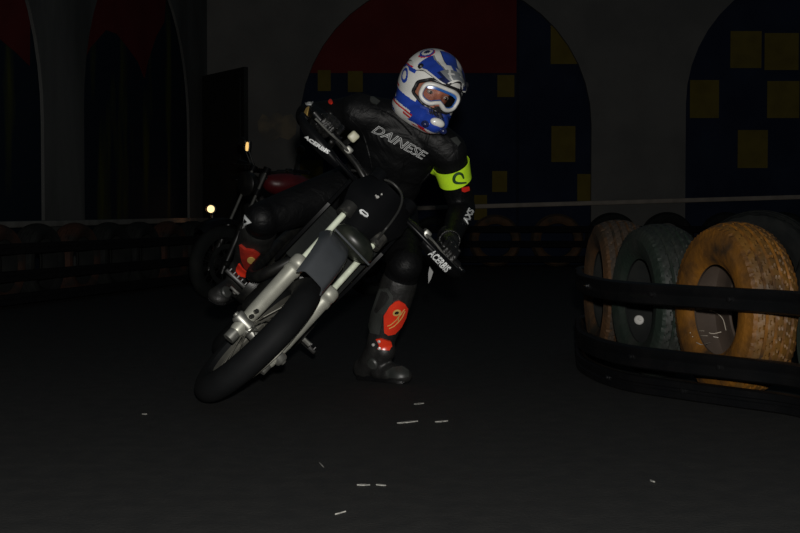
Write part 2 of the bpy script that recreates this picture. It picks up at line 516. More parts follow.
# dark metal door leaf standing ajar at the corner
dA, dB = W(204, 77, 18.38), W(248, 67, 17.15)
bm = bmesh.new()
dd = (V((dB.x, dB.y, 0)) - V((dA.x, dA.y, 0)))
dn = dd.normalized()
DM = Matrix(((dn.x, 0, dn.y, dA.x), (dn.y, 0, -dn.x, dA.y), (0, 1, 0, 0.0), (0, 0, 0, 1)))
prism(bm, [(0, .01), (dd.length, .01), (dd.length, 2.30), (0, 2.30)], 0.05, DM)
for z0, z1 in ((.15, 1.05), (1.2, 2.18)):
    prism(bm, [(.1, z0), (dd.length - .1, z0), (dd.length - .1, z1), (.1, z1)], 0.012, DM @ Matrix.Translation((0, 0, .05)))
bmesh.ops.recalc_face_normals(bm, faces=bm.faces)
door = tag(obj('door_1', bm, M['door'], smooth=0), kind='structure')
bm = bmesh.new()
tube(bm, [DM @ V((dd.length - .12, 1.02, .05)), DM @ V((dd.length - .12, 1.02, .1)), DM @ V((dd.length - .26, 1.02, .1))], .012, 8)
obj('door_handle', bm, M['dark_metal'], door)

# round wall lamp low by the corner
lp = W(211, 209, 17.0)
lt = empty('wall_lamp', (lp.x, lp.y + .12, 0), 'small round lit lamp glowing on a short post beside the dark door', 'lamp')
bm = bmesh.new(); tube(bm, [V((0, 0, 0)), V((0, 0, lp.z + .03))], .03, 10)
obj('post', bm, M['dark_metal'], lt)
bm = bmesh.new(); lathe(bm, [(0.02, .10), (.06, .09), (.068, 0.0), (.05, -.05), (0.0, -.06)], V((0, -.04, lp.z)), V((0, -1, 0)), 20)
obj('housing', bm, M['dark_metal'], lt)
bm = bmesh.new(); lathe(bm, [(0.043, 0), (.039, .018), (.022, .03), (0.0, .034)], V((0, -.131, lp.z)), V((0, -1, 0)), 20)
obj('lens', bm, M['lamp_glow'], lt)
ll = bpy.data.lights.new('lamp_light', 'POINT'); ll.energy = 0.5; ll.color = (1, .45, .2); ll.shadow_soft_size = .04
lo_ = bpy.data.objects.new('lamp_light', ll); COL.objects.link(lo_); lo_.parent = lt; lo_.location = (-.12, -.16, lp.z)

# pale rail along the back wall
ra, rbp = W(405, 208.5, YW - .14), W(870, 195, YW - .14)
rail = empty('wall_rail', (ra.x, YW - .14, 0), 'long pale rail fixed along the back wall above the far tyres', 'rail')
bm = bmesh.new()
ribbon(bm, [V((0, 0, ra.z)), V((rbp.x - ra.x, 0, rbp.z))], rrect(.03, .055, .01, 2))
obj('rail_bar', bm, M['rail'], rail)
for k in range(6):
    t = (k + .5) / 6
    bm = bmesh.new(); x = (rbp.x - ra.x) * t; z = ra.z + (rbp.z - ra.z) * t
    box(bm, (x, .095, z), (.03, .16, .03), bevel=.004)
    obj('bracket', bm, M['dark_metal'], rail)

# ================================================================== TYRES
def tyre_bm(Rad, w, hole, axis, n=144, tread=True, kind=0, lining_mi=1):
    """car tyre centred at origin; closed section: tread, shoulders, sidewalls, beads, lining"""
    hw = w / 2
    outer = []
    nt = 28 if tread else 8
    tw = hw * .80
    for k in range(nt + 1):
        t = -tw + 2 * tw * k / nt
        outer.append((Rad - 0.012 * (t / tw) ** 2 * (1 + .6 * abs(t / tw)), t))
    sideR = [(Rad - .024, tw + .012), (Rad - .038, hw * .97), (Rad - .06, hw + .004), ((Rad + hole) / 2 + .01, hw + .006), (hole + .035, hw), (hole + .02, hw * .93), (hole + .008, hw * .82), (hole, hw * .78)]
    inner = [(hole + .002, hw * .70), (hole + .03, hw * .72), ((Rad + hole) / 2, hw * .86), (Rad - .04, hw * .74), (Rad - .03, 0)]
    prof = outer + sideR + inner + [(r, -t) for r, t in reversed(inner[:-1])] + [(r, -t) for r, t in reversed(sideR)]
    def mod(j, k, th):
        if not tread: return 0
        if j <= nt:
            t = -1 + 2 * j / nt
            g = 0
            for c in (-.62, -.2, .2, .62):
                if abs(t - c) < .045: g = -.008
            ph = (th * 46 / (2 * PI) + t * (1.6 if kind == 0 else 2.4) * (1 if t > 0 or kind == 1 else -1)) % 1.0
            if ph < .13: g = min(g, -.0065)
            return g
        if j <= nt + 2 or j >= len(prof) - 2:
            return -.004 if (th * 72 / (2 * PI)) % 1 < .4 else 0
        return 0
    bm = bmesh.new()
    rings = lathe(bm, prof, (0, 0, 0), axis, n, closed=True, mod=mod)
    m0 = len(outer) + len(sideR); m1 = m0 + len(inner) * 2 - 1
    AXN = V(axis).normalized()
    idx = {}
    for j, r in enumerate(rings):
        for v in r: idx[v] = j
    for f in bm.faces:
        js = [idx[v] for v in f.verts]
        if tread and max(js) <= nt:
            dep = sum((v.co - v.co.dot(AXN) * AXN).length - prof[idx[v]][0] for v in f.verts) / 4
            if dep > -.0022: f.material_index = 2
        if min(js) >= m0 - 1 and max(js) <= m1: f.material_index = lining_mi
    bmesh.ops.recalc_face_normals(bm, faces=bm.faces)
    return bm

def tyre(name, c, ang, Rad, w, hole, m, label, group, kind=0, n=216, tilt=0.0):
    """ang: direction of the visible face's normal in plan, degrees from -Y towards -X"""
    ax = V((-math.sin(R(ang)), -math.cos(R(ang)), math.sin(R(tilt))))
    bm = tyre_bm(Rad, w, hole, ax, n=n, kind=kind)
    o = obj(name, bm, [m, M['t_lining'] if m is M['t_orange'] else M['tyre_black'], TREAD.get(m.name, m)], smooth=35)
    o.location = (c[0], c[1], Rad)
    tag(o, label, 'tyre', group)
    return o, ax

TREAD = {M['t_orange'].name: mat('worn_tread_orange', (0.125, 0.056, 0.006), 0.6, col2=(0.05, 0.026, 0.007), scale=10, lo=.4, hi=.7),
         M['t_green'].name: mat('worn_tread_green', (0.009, 0.0125, 0.010), 0.6, col2=(0.013, 0.0145, 0.012), scale=10),
         M['t_brown'].name: mat('worn_tread_brown', (0.032, 0.020, 0.011), 0.8, col2=(0.020, 0.015, 0.011), scale=10)}
GRP = 'painted car tyres of the near barrier'
def face_centre_to_c(u, d, ang, w):
    x = (u - 400) / FPX * d
    return (x + math.sin(R(ang)) * w / 2, d + math.cos(R(ang)) * w / 2)
cT3 = face_centre_to_c(711, 5.26, 73, .19)
T3, ax3 = tyre('car_tyre', cT3, 73, .308, .19, .158, M['t_orange'], 'orange-yellow painted tyre with open centre and clear tread, largest in the near barrier', GRP)
cT4 = face_centre_to_c(832, 4.62, 76, .17)
T4, _ = tyre('car_tyre', cT4, 76, .242, .17, .14, M['t_green'], 'green painted tyre cut off at the right edge, nearest in the barrier', GRP)
cT2 = (1.018, 5.90)
T2, ax2 = tyre('car_tyre', cT2, 78, .302, .20, .165, M['t_green'], 'dark green tyre with a round pale washer, left of the orange tyre', GRP, kind=1)
cT1 = (.962, 6.64)
T1, _ = tyre('car_tyre', cT1, 87, .308, .20, .17, M['t_brown'], 'brown painted tyre at the far left end of the near barrier', GRP)
# washer on the dark green tyre
bv2 = bvh_of(T2)
p, n = on_surface(639, 320, bv2, 5.9, 0.0)
bm = bmesh.new(); lathe(bm, [(0.0, .012), (.006, .012), (.007, .006), (.017, .006), (.0205, .002), (.0205, -.002)], p, n, 20)
bmesh.ops.translate(bm, verts=bm.verts, vec=-T2.location)
tag(obj('washer', bm, M['washer'], T2), 'round pale metal washer on the sidewall')
# pale loose cords inside the orange tyre
bv3 = bvh_of(T3)
bm = bmesh.new()
for uv in (((690, 310), (700, 309), (712, 311), (723, 318), (727, 330)), ((691, 333), (702, 331), (712, 334), (722, 332)), ((693, 337), (705, 336), (718, 338)), ((697, 343), (703, 345), (710, 343))):
    pts = []
    for (u, v) in uv:
        q, nn = on_surface(u, v, bv3, 5.3, .004)
        pts.append(q)
    tube(bm, catmull(pts, 4), .0016, 5)
bmesh.ops.translate(bm, verts=bm.verts, vec=-T3.location)
tag(obj('loose_cord', bm, M['cord'], T3), 'thin pale loose cords across the lining')

# dark tyres piled behind the near barrier
for k, (x, y, ang, rr, lab) in enumerate(((2.02, 6.45, 40, .325, 'dark tyre right behind the orange tyre, half hidden'), (1.75, 7.3, 30, .33, 'dark tyre behind the dark green tyre, only its top showing'),
                                     (2.30, 7.55, 20, .345, 'dark tyre far behind the orange tyre at the right'))):
    tyre('car_tyre', (x, y), ang, rr, .2, .2, M['tyre_black'], lab, 'dark tyres behind the near barrier', n=96)

# far row along the back wall
far_lab = ['behind the rider\'s left hand', 'with an orange-brown ring, next right of the rider\'s hand', 'orange-brown ringed, left of the near barrier', 'black, just above the near brown tyre', 'black, just above the near dark green tyre',
           'hidden mostly by the orange tyre', 'far right, behind the orange tyre', 'last at the right, behind the near pile']
for k, (u, rr, mm) in enumerate(((434, .30, 'tyre_black'), (495, .31, 't_brown'), (557, .315, 't_brown'), (612, .322, 'tyre_black'), (667, .325, 'tyre_black'), (726, .325, 'tyre_black'), (784, .325, 'tyre_black'), (842, .325, 'tyre_black'))):
    x = (u - 400) / FPX * 17.9
    tyre('car_tyre', (x, 17.9), 0, rr, .18, .2, M[mm], 'far tyre by the back wall, ' + far_lab[k], 'tyres along the back wall', n=72)

# left barrier of tyres
A, B = V((-2.95, 9.25, 0)), V((-1.52, 15.2, 0))
dAB = (B - A).normalized(); LAB = (B - A).length
angL = math.degrees(math.atan2(-dAB.y, dAB.x)) + 180
nL = V((dAB.y, -dAB.x, 0))                          # towards the track
cnt = int(LAB / .60)
leftlab = ['at the left edge of the photo', 'second from the left edge', 'third from the left edge', 'below the left pillar', 'just right of the left pillar', 'below the middle of the left arch', 'below the right half of the left arch', 'near the corner end', 'behind the rider\'s right boot', 'at the end behind the dark bike']
for k in range(cnt):
    p = A + dAB * (.31 + .605 * k)
    mm = ('tyre_black', 't_red', 'tyre_black', 't_red', 'tyre_black', 'tyre_black', 't_red', 'tyre_black', 't_red', 'tyre_black')[k % 10]
    ax = nL.copy()
    bm = tyre_bm(.285, .18, .18, ax, n=72)
    o = obj('car_tyre', bm, [M[mm], M['tyre_black'], M[mm]], smooth=35)
    o.location = (p.x, p.y, .285)
    tag(o, ('faded red-brown' if mm == 't_red' else 'black') + ' tyre of the left barrier, ' + leftlab[k % 10], 'tyre', 'tyres of the left barrier')

# ------------------------------------------------------------------ rubber belts
def belt(name, path, label, group, bolts, w=.034, h=.078, ridge=True):
    c = V((path[0].x, path[0].y, 0))
    prof = [(w / 2, h * .42), (w * .25, h * .5), (-w * .25, h * .5), (-w / 2, h * .42), (-w / 2, h * .12), (-w * .34, h * .06), (-w * .34, -h * .06), (-w / 2, -h * .12),
            (-w / 2, -h * .42), (-w * .25, -h * .5), (w * .25, -h * .5), (w / 2, -h * .42),
            (w / 2, -h * .12), (w * .34, -h * .06), (w * .34, h * .06), (w / 2, h * .12)]
    bm = bmesh.new()
    ribbon(bm, path, prof)
    o = obj(name, bm, M['rubber'] if bolts else M['far_belt'], smooth=50, loc=c)
    tag(o, label, 'barrier belt', group)
    for p, n in bolts:
        b2 = bmesh.new()
        lathe(b2, [(.016, -.004), (.016, .003), (.010, .004), (.010, .011), (.006, .013), (0, .013)], V(p) - c, n, 12)
        obj('bolt', b2, M['rubber'], o)
    return o
base = [V(p) * .975 for p in ((1.50, 3.95, 0), (1.36, 4.50, 0), (1.295, 4.865, 0), (1.135, 5.11, 0), (.99, 5.325, 0), (.865, 5.53, 0), (.80, 5.76, 0), (.772, 6.0, 0), (.765, 6.25, 0), (.782, 6.5, 0), (.815, 6.78, 0), (.85, 7.08, 0), (.95, 7.29, 0), (1.15, 7.36, 0))]
bpath = catmull(base, 6)
for z, lab, us in ((.360, 'topmost of the three black rubber belts round the near tyres', (592, 655, 732)), (.130, 'middle black rubber belt round the near tyres', (635, 720)), (.034, 'lowest black rubber belt lying on the floor round the near tyres', (612, 690))):
    path = [p + V((0, 0, z)) for p in bpath]
    bolts = []
    for u in us:
        k = min(range(len(path) // 2 + 12), key=lambda i: abs(400 + FPX * path[i].x / path[i].y - u))
        t = (path[k + 1] - path[k - 1]).normalized()
        n = V((t.y, -t.x, 0))
        if n.dot(CP - path[k]) < 0: n = -n
        bolts.append((path[k] + n * .011, n))
    belt('rubber_belt', path, lab, 'rubber belts of the near barrier', bolts, h=.078 if z > .05 else .066)
for z, lab in ((.445, 'top black rubber belt along the far tyre row'), (.27, 'middle black rubber belt along the far tyre row'), (.09, 'lowest black rubber belt along the far tyre row')):
    path = [V((x, 17.765, z)) for x in (.2, 2.0, 4.0, 5.6)]
    belt('rubber_belt', path, lab, 'rubber belts of the far row', [])
for z, lab in ((.40, 'top black rubber belt along the left tyre barrier'), (.215, 'middle black rubber belt along the left tyre barrier'), (.06, 'lowest black rubber belt along the left tyre barrier')):
    path = [A + dAB * t + nL * .125 + V((0, 0, z)) for t in (-.3, LAB * .5, LAB - .25)]
    belt('rubber_belt', path, lab, 'rubber belts of the left barrier', [], h=.075)


# ================================================================== THE MOTORCYCLE
PSI, LEAN, STEER, RAKE = R(4.0), R(43.5), R(6.5), R(26.0)
WR = .279                                          # front wheel radius
def bike_rotation(psi, lean):
    F = V((math.sin(psi), -math.cos(psi), 0))
    L0 = V((math.cos(psi), math.sin(psi), 0))
    Z = V((0, 0, 1))
    L = L0 * math.cos(lean) - Z * math.sin(lean)
    U = Z * math.cos(lean) + L0 * math.sin(lean)
    return Matrix((F, L, U)).transposed()
fk = V((-math.sin(RAKE), 0, math.cos(RAKE)))       # along the fork, upward
fp = V((math.cos(RAKE), 0, math.sin(RAKE)))
AX = V((0, 0, WR))
P0 = AX - fp * .04
def steer_matrix(delta):
    return Matrix.Translation(P0) @ Matrix.Rotation(delta, 4, fk) @ Matrix.Translation(-P0)

def wheel(root, name, c, S, R_out, tw, hint_disc, tyre_m):
    """wheel with tyre, rim, spokes, hub, brake disc; axle along local y"""
    ax = (S.to_3x3() @ V((0, 1, 0)))
    cc = S @ V(c)
    a = tw / 2
    prof = []
    for k in range(17):
        th = R(-118 + 236 * k / 16)
        prof.append((R_out - .058 + .058 * math.cos(th), a * math.sin(th) * (1.0 if abs(th) < R(95) else .97)))
    prof += [(R_out - .090, a * .62), (R_out - .090, -a * .62)]
    w = empty(name, (0, 0, 0), None, None); w.parent = root
    rim_m = M['rim'] if tyre_m is M['moto_tyre'] else M['tyre_black']
    bm = bmesh.new(); lathe(bm, prof, cc, ax, 72, closed=True); bmesh.ops.recalc_face_normals(bm, faces=bm.faces)
    obj('tyre', bm, tyre_m, w, smooth=45)
    bm = bmesh.new()
    ri = R_out - .078
    lathe(bm, [(ri + .006, a * .66), (ri - .006, a * .66), (ri - .016, a * .40), (ri - .024, 0), (ri - .016, -a * .40), (ri - .006, -a * .66), (ri + .006, -a * .66), (ri - .004, 0)], cc, ax, 64, closed=True)
    bmesh.ops.recalc_face_normals(bm, faces=bm.faces)
    obj('rim', bm, rim_m, w)
    bm = bmesh.new()
    lathe(bm, [(.012, -.062), (.034, -.058), (.036, -.045), (.022, -.035), (.022, .035), (.036, .045), (.034, .058), (.012, .062)], cc, ax, 28)
    obj('hub', bm, M['alloy'] if rim_m is M['rim'] else rim_m, w)
    bm = bmesh.new()
    A_, B_, D_ = frame_from(ax)
    for k in range(32):
        s = 1 if k % 2 else -1
        th = 2 * PI * k / 32
        t2 = th + (.5 if (k // 2) % 2 else -.5)
        p = cc + D_ * (.048 * s) + (A_ * math.cos(t2) + B_ * math.sin(t2)) * .034
        q = cc + D_ * (.008 * s) + (A_ * math.cos(th) + B_ * math.sin(th)) * (ri - .02)
        tube(bm, [p, q], .0021, 5)
    obj('spokes', bm, rim_m, w)
    bm = bmesh.new()
    y0 = .062 * hint_disc
    lathe(bm, [(.150, y0 - .0022), (.150, y0 + .0022), (.116, y0 + .0022), (.116, y0 - .0022)], cc, ax, 60, closed=True)
    for k in range(6):
        th = 2 * PI * k / 6
        tube(bm, [cc + D_ * y0 + (A_ * math.cos(th) + B_ * math.sin(th)) * .03, cc + D_ * y0 + (A_ * math.cos(th + .3) + B_ * math.sin(th + .3)) * .122], .006, 6, flat=.4)
    bmesh.ops.recalc_face_normals(bm, faces=bm.faces)
    obj('brake_disc', bm, rim_m, w)
    return w

def build_motorcycle(hub_target, psi, lean, steer, style):
    Rm = bike_rotation(psi, lean)
    S = steer_matrix(steer)
    loc = V(hub_target) - Rm @ (S @ AX)
    mw = Matrix.Translation(loc) @ Rm.to_4x4()
    race = style == 'race'
    root = empty('motorcycle', loc, *( ('black supermoto motorcycle leaned hard over under the crouching rider', 'motorcycle') if race else
                  ('dim red-tanked motorcycle standing upright behind the rider by the dark door', 'motorcycle')), mtx=mw)
    body_m = M['plastic'] if race else M['moto_red']
    T = lambda p: S @ V(p)
    parts = {'root': root, 'S': S, 'mw': mw}
    # wheels
    wheel(root, 'front_wheel', AX, S, WR, .094, 1, M['moto_tyre'] if race else M['tyre_black'])
    wheel(root, 'rear_wheel', (-1.40, 0, WR), Matrix.Identity(4), WR + .01, .15, -1, M['moto_tyre'] if race else M['tyre_black'])
    # fork
    for sy in (-1, 1):
        leg = empty('fork_leg', (0, 0, 0), None, None); leg.parent = root
        A0 = AX + V((0, .075 * sy, 0)) + fp * .012
        bm = bmesh.new()
        lathe(bm, [(.012, -.050), (.021, -.045), (.024, -.035), (.024, .035), (.0255, .05), (.0265, .12), (.028, .245), (.0315, .252), (.0315, .265), (.0297, .268), (.0297, .282), (.0315, .285), (.0315, .310), (.027, .318), (.020, .322)], T(A0), S.to_3x3() @ fk, 24)
        obj('slider', bm, M['silver'] if race else M['dark_metal'], leg)
        bm = bmesh.new(); tube(bm, [T(A0 + fk * .31), T(A0 + fk * .768)], .0112, 18)
        obj('stanchion', bm, M['chrome'] if race else M['road_fork'], leg)
        bm = bmesh.new()
        p = T(A0 + fp * .004)
        ax = S.to_3x3() @ V((0, sy, 0))
        lathe(bm, [(.018, -.03), (.024, -.024), (.024, .030), (.020, .036), (.012, .037), (.010, .043), (0, .043)], p, ax, 18)
        tube(bm, [T(A0 + fk * -.045), T(A0 + fk * -.078 - fp * .004)], .021, 12)
        obj('axle_clamp', bm, M['alloy'] if race else M['dark_metal'], leg)
        bm = bmesh.new()
        tube(bm, [T(A0 + fk * .02 + fp * .03), T(A0 + fk * .02 + fp * .045)], .008, 8)
        tube(bm, [T(A0 + fk * .045 + fp * .03), T(A0 + fk * .045 + fp * .045)], .008, 8)
        obj('clamp_bolts', bm, M['dark_metal'], leg)
    for h, t in ((.575, .030), (.755, .026)):
        bm = bmesh.new()
        c = AX + fk * h + fp * .0
        pts = []
        box(bm, T(c - fp * .012), (.055, .16, t), (S.to_3x3() @ Matrix((fp, V((0, 1, 0)), fk)).transposed()), bevel=.008)
        for sy in (-1, 1):
            lathe(bm, [(.022, -t * .8), (.030, -t * .8), (.030, t * .8), (.022, t * .8)], T(c + V((0, .075 * sy, 0)) + fp * .012), S.to_3x3() @ fk, 20)
        obj('triple_clamp', bm, M['dull_alloy'] if race and h < .6 else M['plastic'], root)
    # caliper on the left leg
    bm = bmesh.new()
    cR = S.to_3x3() @ Matrix((fp, V((0, 1, 0)), fk)).transposed()
    box(bm, T(AX + V((0, .075, 0)) - fp * .125 + fk * .03), (.05, .05, .10), cR, bevel=.012)
    box(bm, T(AX + V((0, .085, 0)) - fp * .07 + fk * .03), (.07, .02, .05), cR, bevel=.006)
    obj('brake_caliper', bm, M['alloy'], root)
    # handlebar
    hb = [(-.45, -.39, .985), (-.43, -.26, .975), (-.385, -.16, .965), (-.365, -.08, .950), (-.365, .08, .950), (-.385, .16, .965), (-.43, .26, .975), (-.45, .39, .985)]
    hb = [V(p) + V((0, 0, HBZ)) for p in hb]
    bm = bmesh.new(); tube(bm, [T(p) for p in catmull(hb, 5)], .0115, 12)
    if race: tube(bm, [T(hb[2] + V((0, .02, 0))), T(hb[5] - V((0, .02, 0)))], .008, 10)
    hbo = obj('handlebar', bm, M['dark_metal'], root)
    for sy in (-1, 1):
        e0 = V((-.432, .255 * sy, .976 + HBZ)); e1 = V((-.45, .385 * sy, .985 + HBZ))
        bm = bmesh.new(); tube(bm, [T(e0), T(e1)], .0165, 14); tube(bm, [T(e0), T(e0 + (e1 - e0) * .04)], .022, 14)
        obj('grip', bm, M['rubber'], hbo)
        lv = catmull([e0 + V((.03, -.05 * sy, .0)), e0 + V((.06, -.005 * sy, 0)), e0 + V((.065, .05 * sy, -.005)), e0 + V((.05, .12 * sy, -.006))], 5)
        bm = bmesh.new(); tube(bm, [T(p) for p in lv], [.008] * 4 + [.006] * (len(lv) - 5) + [.008], 8, flat=.7)
        box(bm, T(e0 + V((.015, -.045 * sy, .004))), (.05, .03, .028), S.to_3x3(), bevel=.006)
        obj('lever', bm, M['alloy'] if race else M['dark_metal'], root)
    # frame, engine, swingarm
    bm = bmesh.new()
    hs0, hs1 = P0 + fk * .56, P0 + fk * .75
    tube(bm, [hs0, hs1], .03, 14)
    for sy in (-1, 1):
        tube(bm, catmull([hs1 - fk * .03, V((-.55, .06 * sy, .82)), V((-.80, .12 * sy, .62)), V((-.93, .11 * sy, .36))], 5), .019, 10)
        tube(bm, catmull([hs0, V((-.42, .045 * sy, .55)), V((-.52, .07 * sy, .27)), V((-.90, .09 * sy, .25))], 5), .015, 10)
        tube(bm, [V((-.60, .08 * sy, .80)), V((-1.25, .10 * sy, .84))], .012, 8)
        tube(bm, [V((-.85, .10 * sy, .55)), V((-1.22, .10 * sy, .82))], .011, 8)
    obj('frame', bm, M['dark_metal'], root)
    bm = bmesh.new()
    for sy in (-1, 1):
        tube(bm, [V((-.90, .10 * sy, .36)), V((-1.15, .115 * sy, .31)), V((-1.42, .115 * sy, WR))], [.028, .022, .018], 10)
    tube(bm, [V((-1.40, -.14, WR)), V((-1.40, .14, WR))], .012, 10)
    tube(bm, [V((-1.0, -.1, .34)), V((-1.0, .1, .34))], .02, 10)
    obj('swingarm', bm, M['dull_alloy'], root)
    eng = empty('engine', (0, 0, 0), None, None); eng.parent = root
    bm = bmesh.new()
    box(bm, (-.70, 0, .36), (.34, .22, .20), bevel=.05, seg=3)
    lathe(bm, [(.0, -.03), (.075, -.025), (.085, 0), (.085, .03)], V((-.74, -.11, .36)), V((0, -1, 0)), 24)
    lathe(bm, [(.0, .045), (.07, .04), (.078, .01), (.078, -.02)], V((-.64, .11, .36)), V((0, 1, 0)), 24)
    obj('crankcase', bm, M['dark_metal'], eng)
    bm = bmesh.new()
    ry = Matrix.Rotation(R(-12), 3, 'Y')
    for k in range(8): box(bm, V((-.575, 0, .485 + .024 * k)) , (.17 - .002 * k, .17, .010), ry, bevel=.003, seg=1)
    box(bm, (-.57, 0, .56), (.12, .12, .2), ry, bevel=.02)
    box(bm, (-.56, 0, .70), (.15, .15, .08), ry, bevel=.02)
    obj('cylinder', bm, M['dark_metal'], eng)
    bm = bmesh.new()
    ex = catmull([V((-.49, -.02, .63)), V((-.40, -.07, .58)), V((-.44, -.13, .42)), V((-.62, -.16, .40)), V((-.90, -.16, .52)), V((-1.05, -.15, .66))], 6)
    tube(bm, ex, .021, 12)
    tube(bm, [V((-1.03, -.15, .64)), V((-1.07, -.15, .67)), V((-1.45, -.16, .80)), V((-1.47, -.16, .805))], [.03, .05, .05, .03], 16)
    obj('exhaust', bm, M['dark_metal'], root)
    for sy in (-1, 1):
        bm = bmesh.new()
        box(bm, (-.87, .185 * sy, .325), (.055, .11, .02), bevel=.006)
        for k in range(5): box(bm, (-.87 + .0, (.145 + .02 * k) * sy, .338), (.055, .004, .012))
        obj('footpeg', bm, M['dark_metal'], root)
    bm = bmesh.new()
    tube(bm, [V((-.80, -.125, .29)), V((-.68, -.15, .285)), V((-.63, -.155, .30))], .009, 8); box(bm, (-.62, -.16, .305), (.04, .045, .012), bevel=.003)
    obj('brake_pedal', bm, M['dull_alloy'], root)
    bm = bmesh.new()
    tube(bm, [V((-.80, .12, .31)), V((-.70, .14, .32)), V((-.66, .145, .345))], .008, 8); tube(bm, [V((-.66, .13, .345)), V((-.66, .19, .345))], .010, 8)
    obj('shift_lever', bm, M['alloy'], root)
    # tank, seat, tail
    bm = bmesh.new()
    ellipsoid(bm, (-.56, 0, .86), (.20, .125, .095)); ellipsoid(bm, (-.46, 0, .87), (.10, .09, .07)); ellipsoid(bm, (-.70, 0, .835), (.16, .085, .075))
    bm = remesh(bm, .012, 8)
    tank = obj('fuel_tank', bm, body_m, root)
    bm = bmesh.new(); lathe(bm, [(.04, -.01), (.04, .012), (.032, .02), (0, .021)], V((-.52, 0, .945)), V((0, 0, 1)), 20)
    obj('filler_cap', bm, M['dark_metal'], tank)
    bm = bmesh.new()
    limb(bm, [V((-.68, 0, .845)), V((-.90, 0, .825)), V((-1.20, 0, .845)), V((-1.30, 0, .855))], [.055, .072, .075, .06])
    box(bm, (-1.0, 0, .80), (.60, .16, .06), bevel=.02)
    bm = remesh(bm, .014, 8)
    obj('seat', bm, M['rubber'], root)
    bm = bmesh.new()
    ribbon(bm, catmull([V((-1.10, 0, .80)), V((-1.35, 0, .83)), V((-1.60, 0, .80)), V((-1.72, 0, .74))], 5), [(.09, -.012), (.06, .012), (-.06, .012), (-.09, -.012), (-.06, .006), (.06, .006)])
    obj('rear_mudguard', bm, body_m, root)
    # front mudguard
    bm = bmesh.new()
    mg = [V((.15, 0, .558)), V((.105, 0, .603)), V((.045, 0, .650)), V((-.025, 0, .690)), V((-.12, 0, .712))] if race else [V((.20, 0, .53)), V((.12, 0, .58)), V((0, 0, .605)), V((-.12, 0, .59)), V((-.22, 0, .52))]
    mg = catmull(mg, 5)
    wid = lambda t: .058 + .008 * t
    rings = []
    for i, p in enumerate(mg):
        t = i / (len(mg) - 1); w_ = wid(t)
        tt = (mg[min(i + 1, len(mg) - 1)] - mg[max(i - 1, 0)]).normalized()
        nn = V((0, 1, 0)).cross(tt).normalized()
        if nn.z < 0: nn = -nn
        ring = []
        for k in range(13):
            a = -1 + 2 * k / 12
            drop = -.030 * max(0, (abs(a) - .72) / .28) ** 1.5 - .006 * a * a
            ring.append(bm.verts.new(T(p + V((0, a * w_ - .036, 0)) + nn * drop)))
        rings.append(ring)
    for i in range(len(rings) - 1):
        for k in range(12): bm.faces.new((rings[i][k], rings[i][k + 1], rings[i + 1][k + 1], rings[i + 1][k]))
    bmesh.ops.recalc_face_normals(bm, faces=bm.faces)
    bmesh.ops.solidify(bm, geom=bm.faces[:], thickness=.005)
    parts['mudguard'] = obj('front_mudguard', bm, M['fender'] if race else M['plastic'], root)
    if race:
        # front mask: number plate over a smoked lamp
        bm = bmesh.new()
        cM = V((-.145, 0, .755 + .0))
        mask = []
        for i in range(15):
            t = i / 14
            w_ = .068 + .062 * min(1, t * 1.6) - .03 * max(0, t - .7) / .3
            p = V((-.175 - .09 * t, 0, .735 + .235 * t))
            mask.append([bm.verts.new(T(p + V((-.055 * (a * a), a * w_, -.01 * a * a)))) for a in [-1 + 2 * k / 16 for k in range(17)]])
        for i in range(14):
            for k in range(16): bm.faces.new((mask[i][k], mask[i][k + 1], mask[i + 1][k + 1], mask[i + 1][k]))
        bmesh.ops.recalc_face_normals(bm, faces=bm.faces)
        bmesh.ops.solidify(bm, geom=bm.faces[:], thickness=.006)
        parts['mask'] = obj('front_mask', bm, M['plastic'], root)
        bm = bmesh.new()
        ellipsoid(bm, T((-.16, .015, .735)), (.06, .086, .046), S.to_3x3() @ Matrix.Rotation(R(-20), 3, 'Y'), 28, 18)
        lampo = obj('headlamp', bm, M['lens_dark'], root)
        bm = bmesh.new()
        tube(bm, [T((-.105, -.075, .722)), T((-.092, .015, .722)), T((-.105, .095, .722))], .004, 8)
        obj('lamp_trim', bm, M['fender'], lampo)
        # radiator shrouds
        for sy in (-1, 1):
            bm = bmesh.new()
            pl = [(-.34, .78), (-.36, .60), (-.46, .50), (-.58, .56), (-.66, .76), (-.60, .90), (-.44, .92)]
            prism(bm, pl, .012, Matrix(((1, 0, 0, 0), (0, 0, sy, .125 * sy), (0, 1, 0, 0), (0, 0, 0, 1))))
            bmesh.ops.recalc_face_normals(bm, faces=bm.faces)
            obj('radiator_shroud', bm, M['plastic'], root)
            bm = bmesh.new()
            box(bm, (-.385, .072 * sy, .66), (.03, .10, .24), Matrix.Rotation(R(-8), 3, 'Y'), bevel=.006)
            for k in range(12): box(bm, (-.368 - .001 * k, .072 * sy, .56 + .018 * k), (.006, .09, .005), bevel=0)
            obj('radiator', bm, M['tyre_black'], root)
        # hand guards
        parts['guards'] = []
        for sy in (-1, 1):
            g = [V((-.365, .075 * sy, .952 + HBZ)), V((-.33, .15 * sy, .955 + HBZ)), V((-.315, .24 * sy, .955 + HBZ)), V((-.325, .32 * sy, .958 + HBZ)), V((-.37, .39 * sy, .968 + HBZ)), V((-.44, .415 * sy, .983 + HBZ)), V((-.452, .39 * sy, .985 + HBZ))]
            g = [T(p - V((0, 0, .034 if sy < 0 else 0))) for p in catmull(g, 6)]
            bm = bmesh.new(); tube(bm, g, .0085, 10)
            go = obj('hand_guard', bm, M['plastic'], root)
            b2 = bmesh.new()
            up3 = (S.to_3x3() @ V((0.25, 0, 1))).normalized()
            pts = [p + S.to_3x3() @ V((.013, .008 * sy, 0)) for p in g[9:30]]
            rings = []
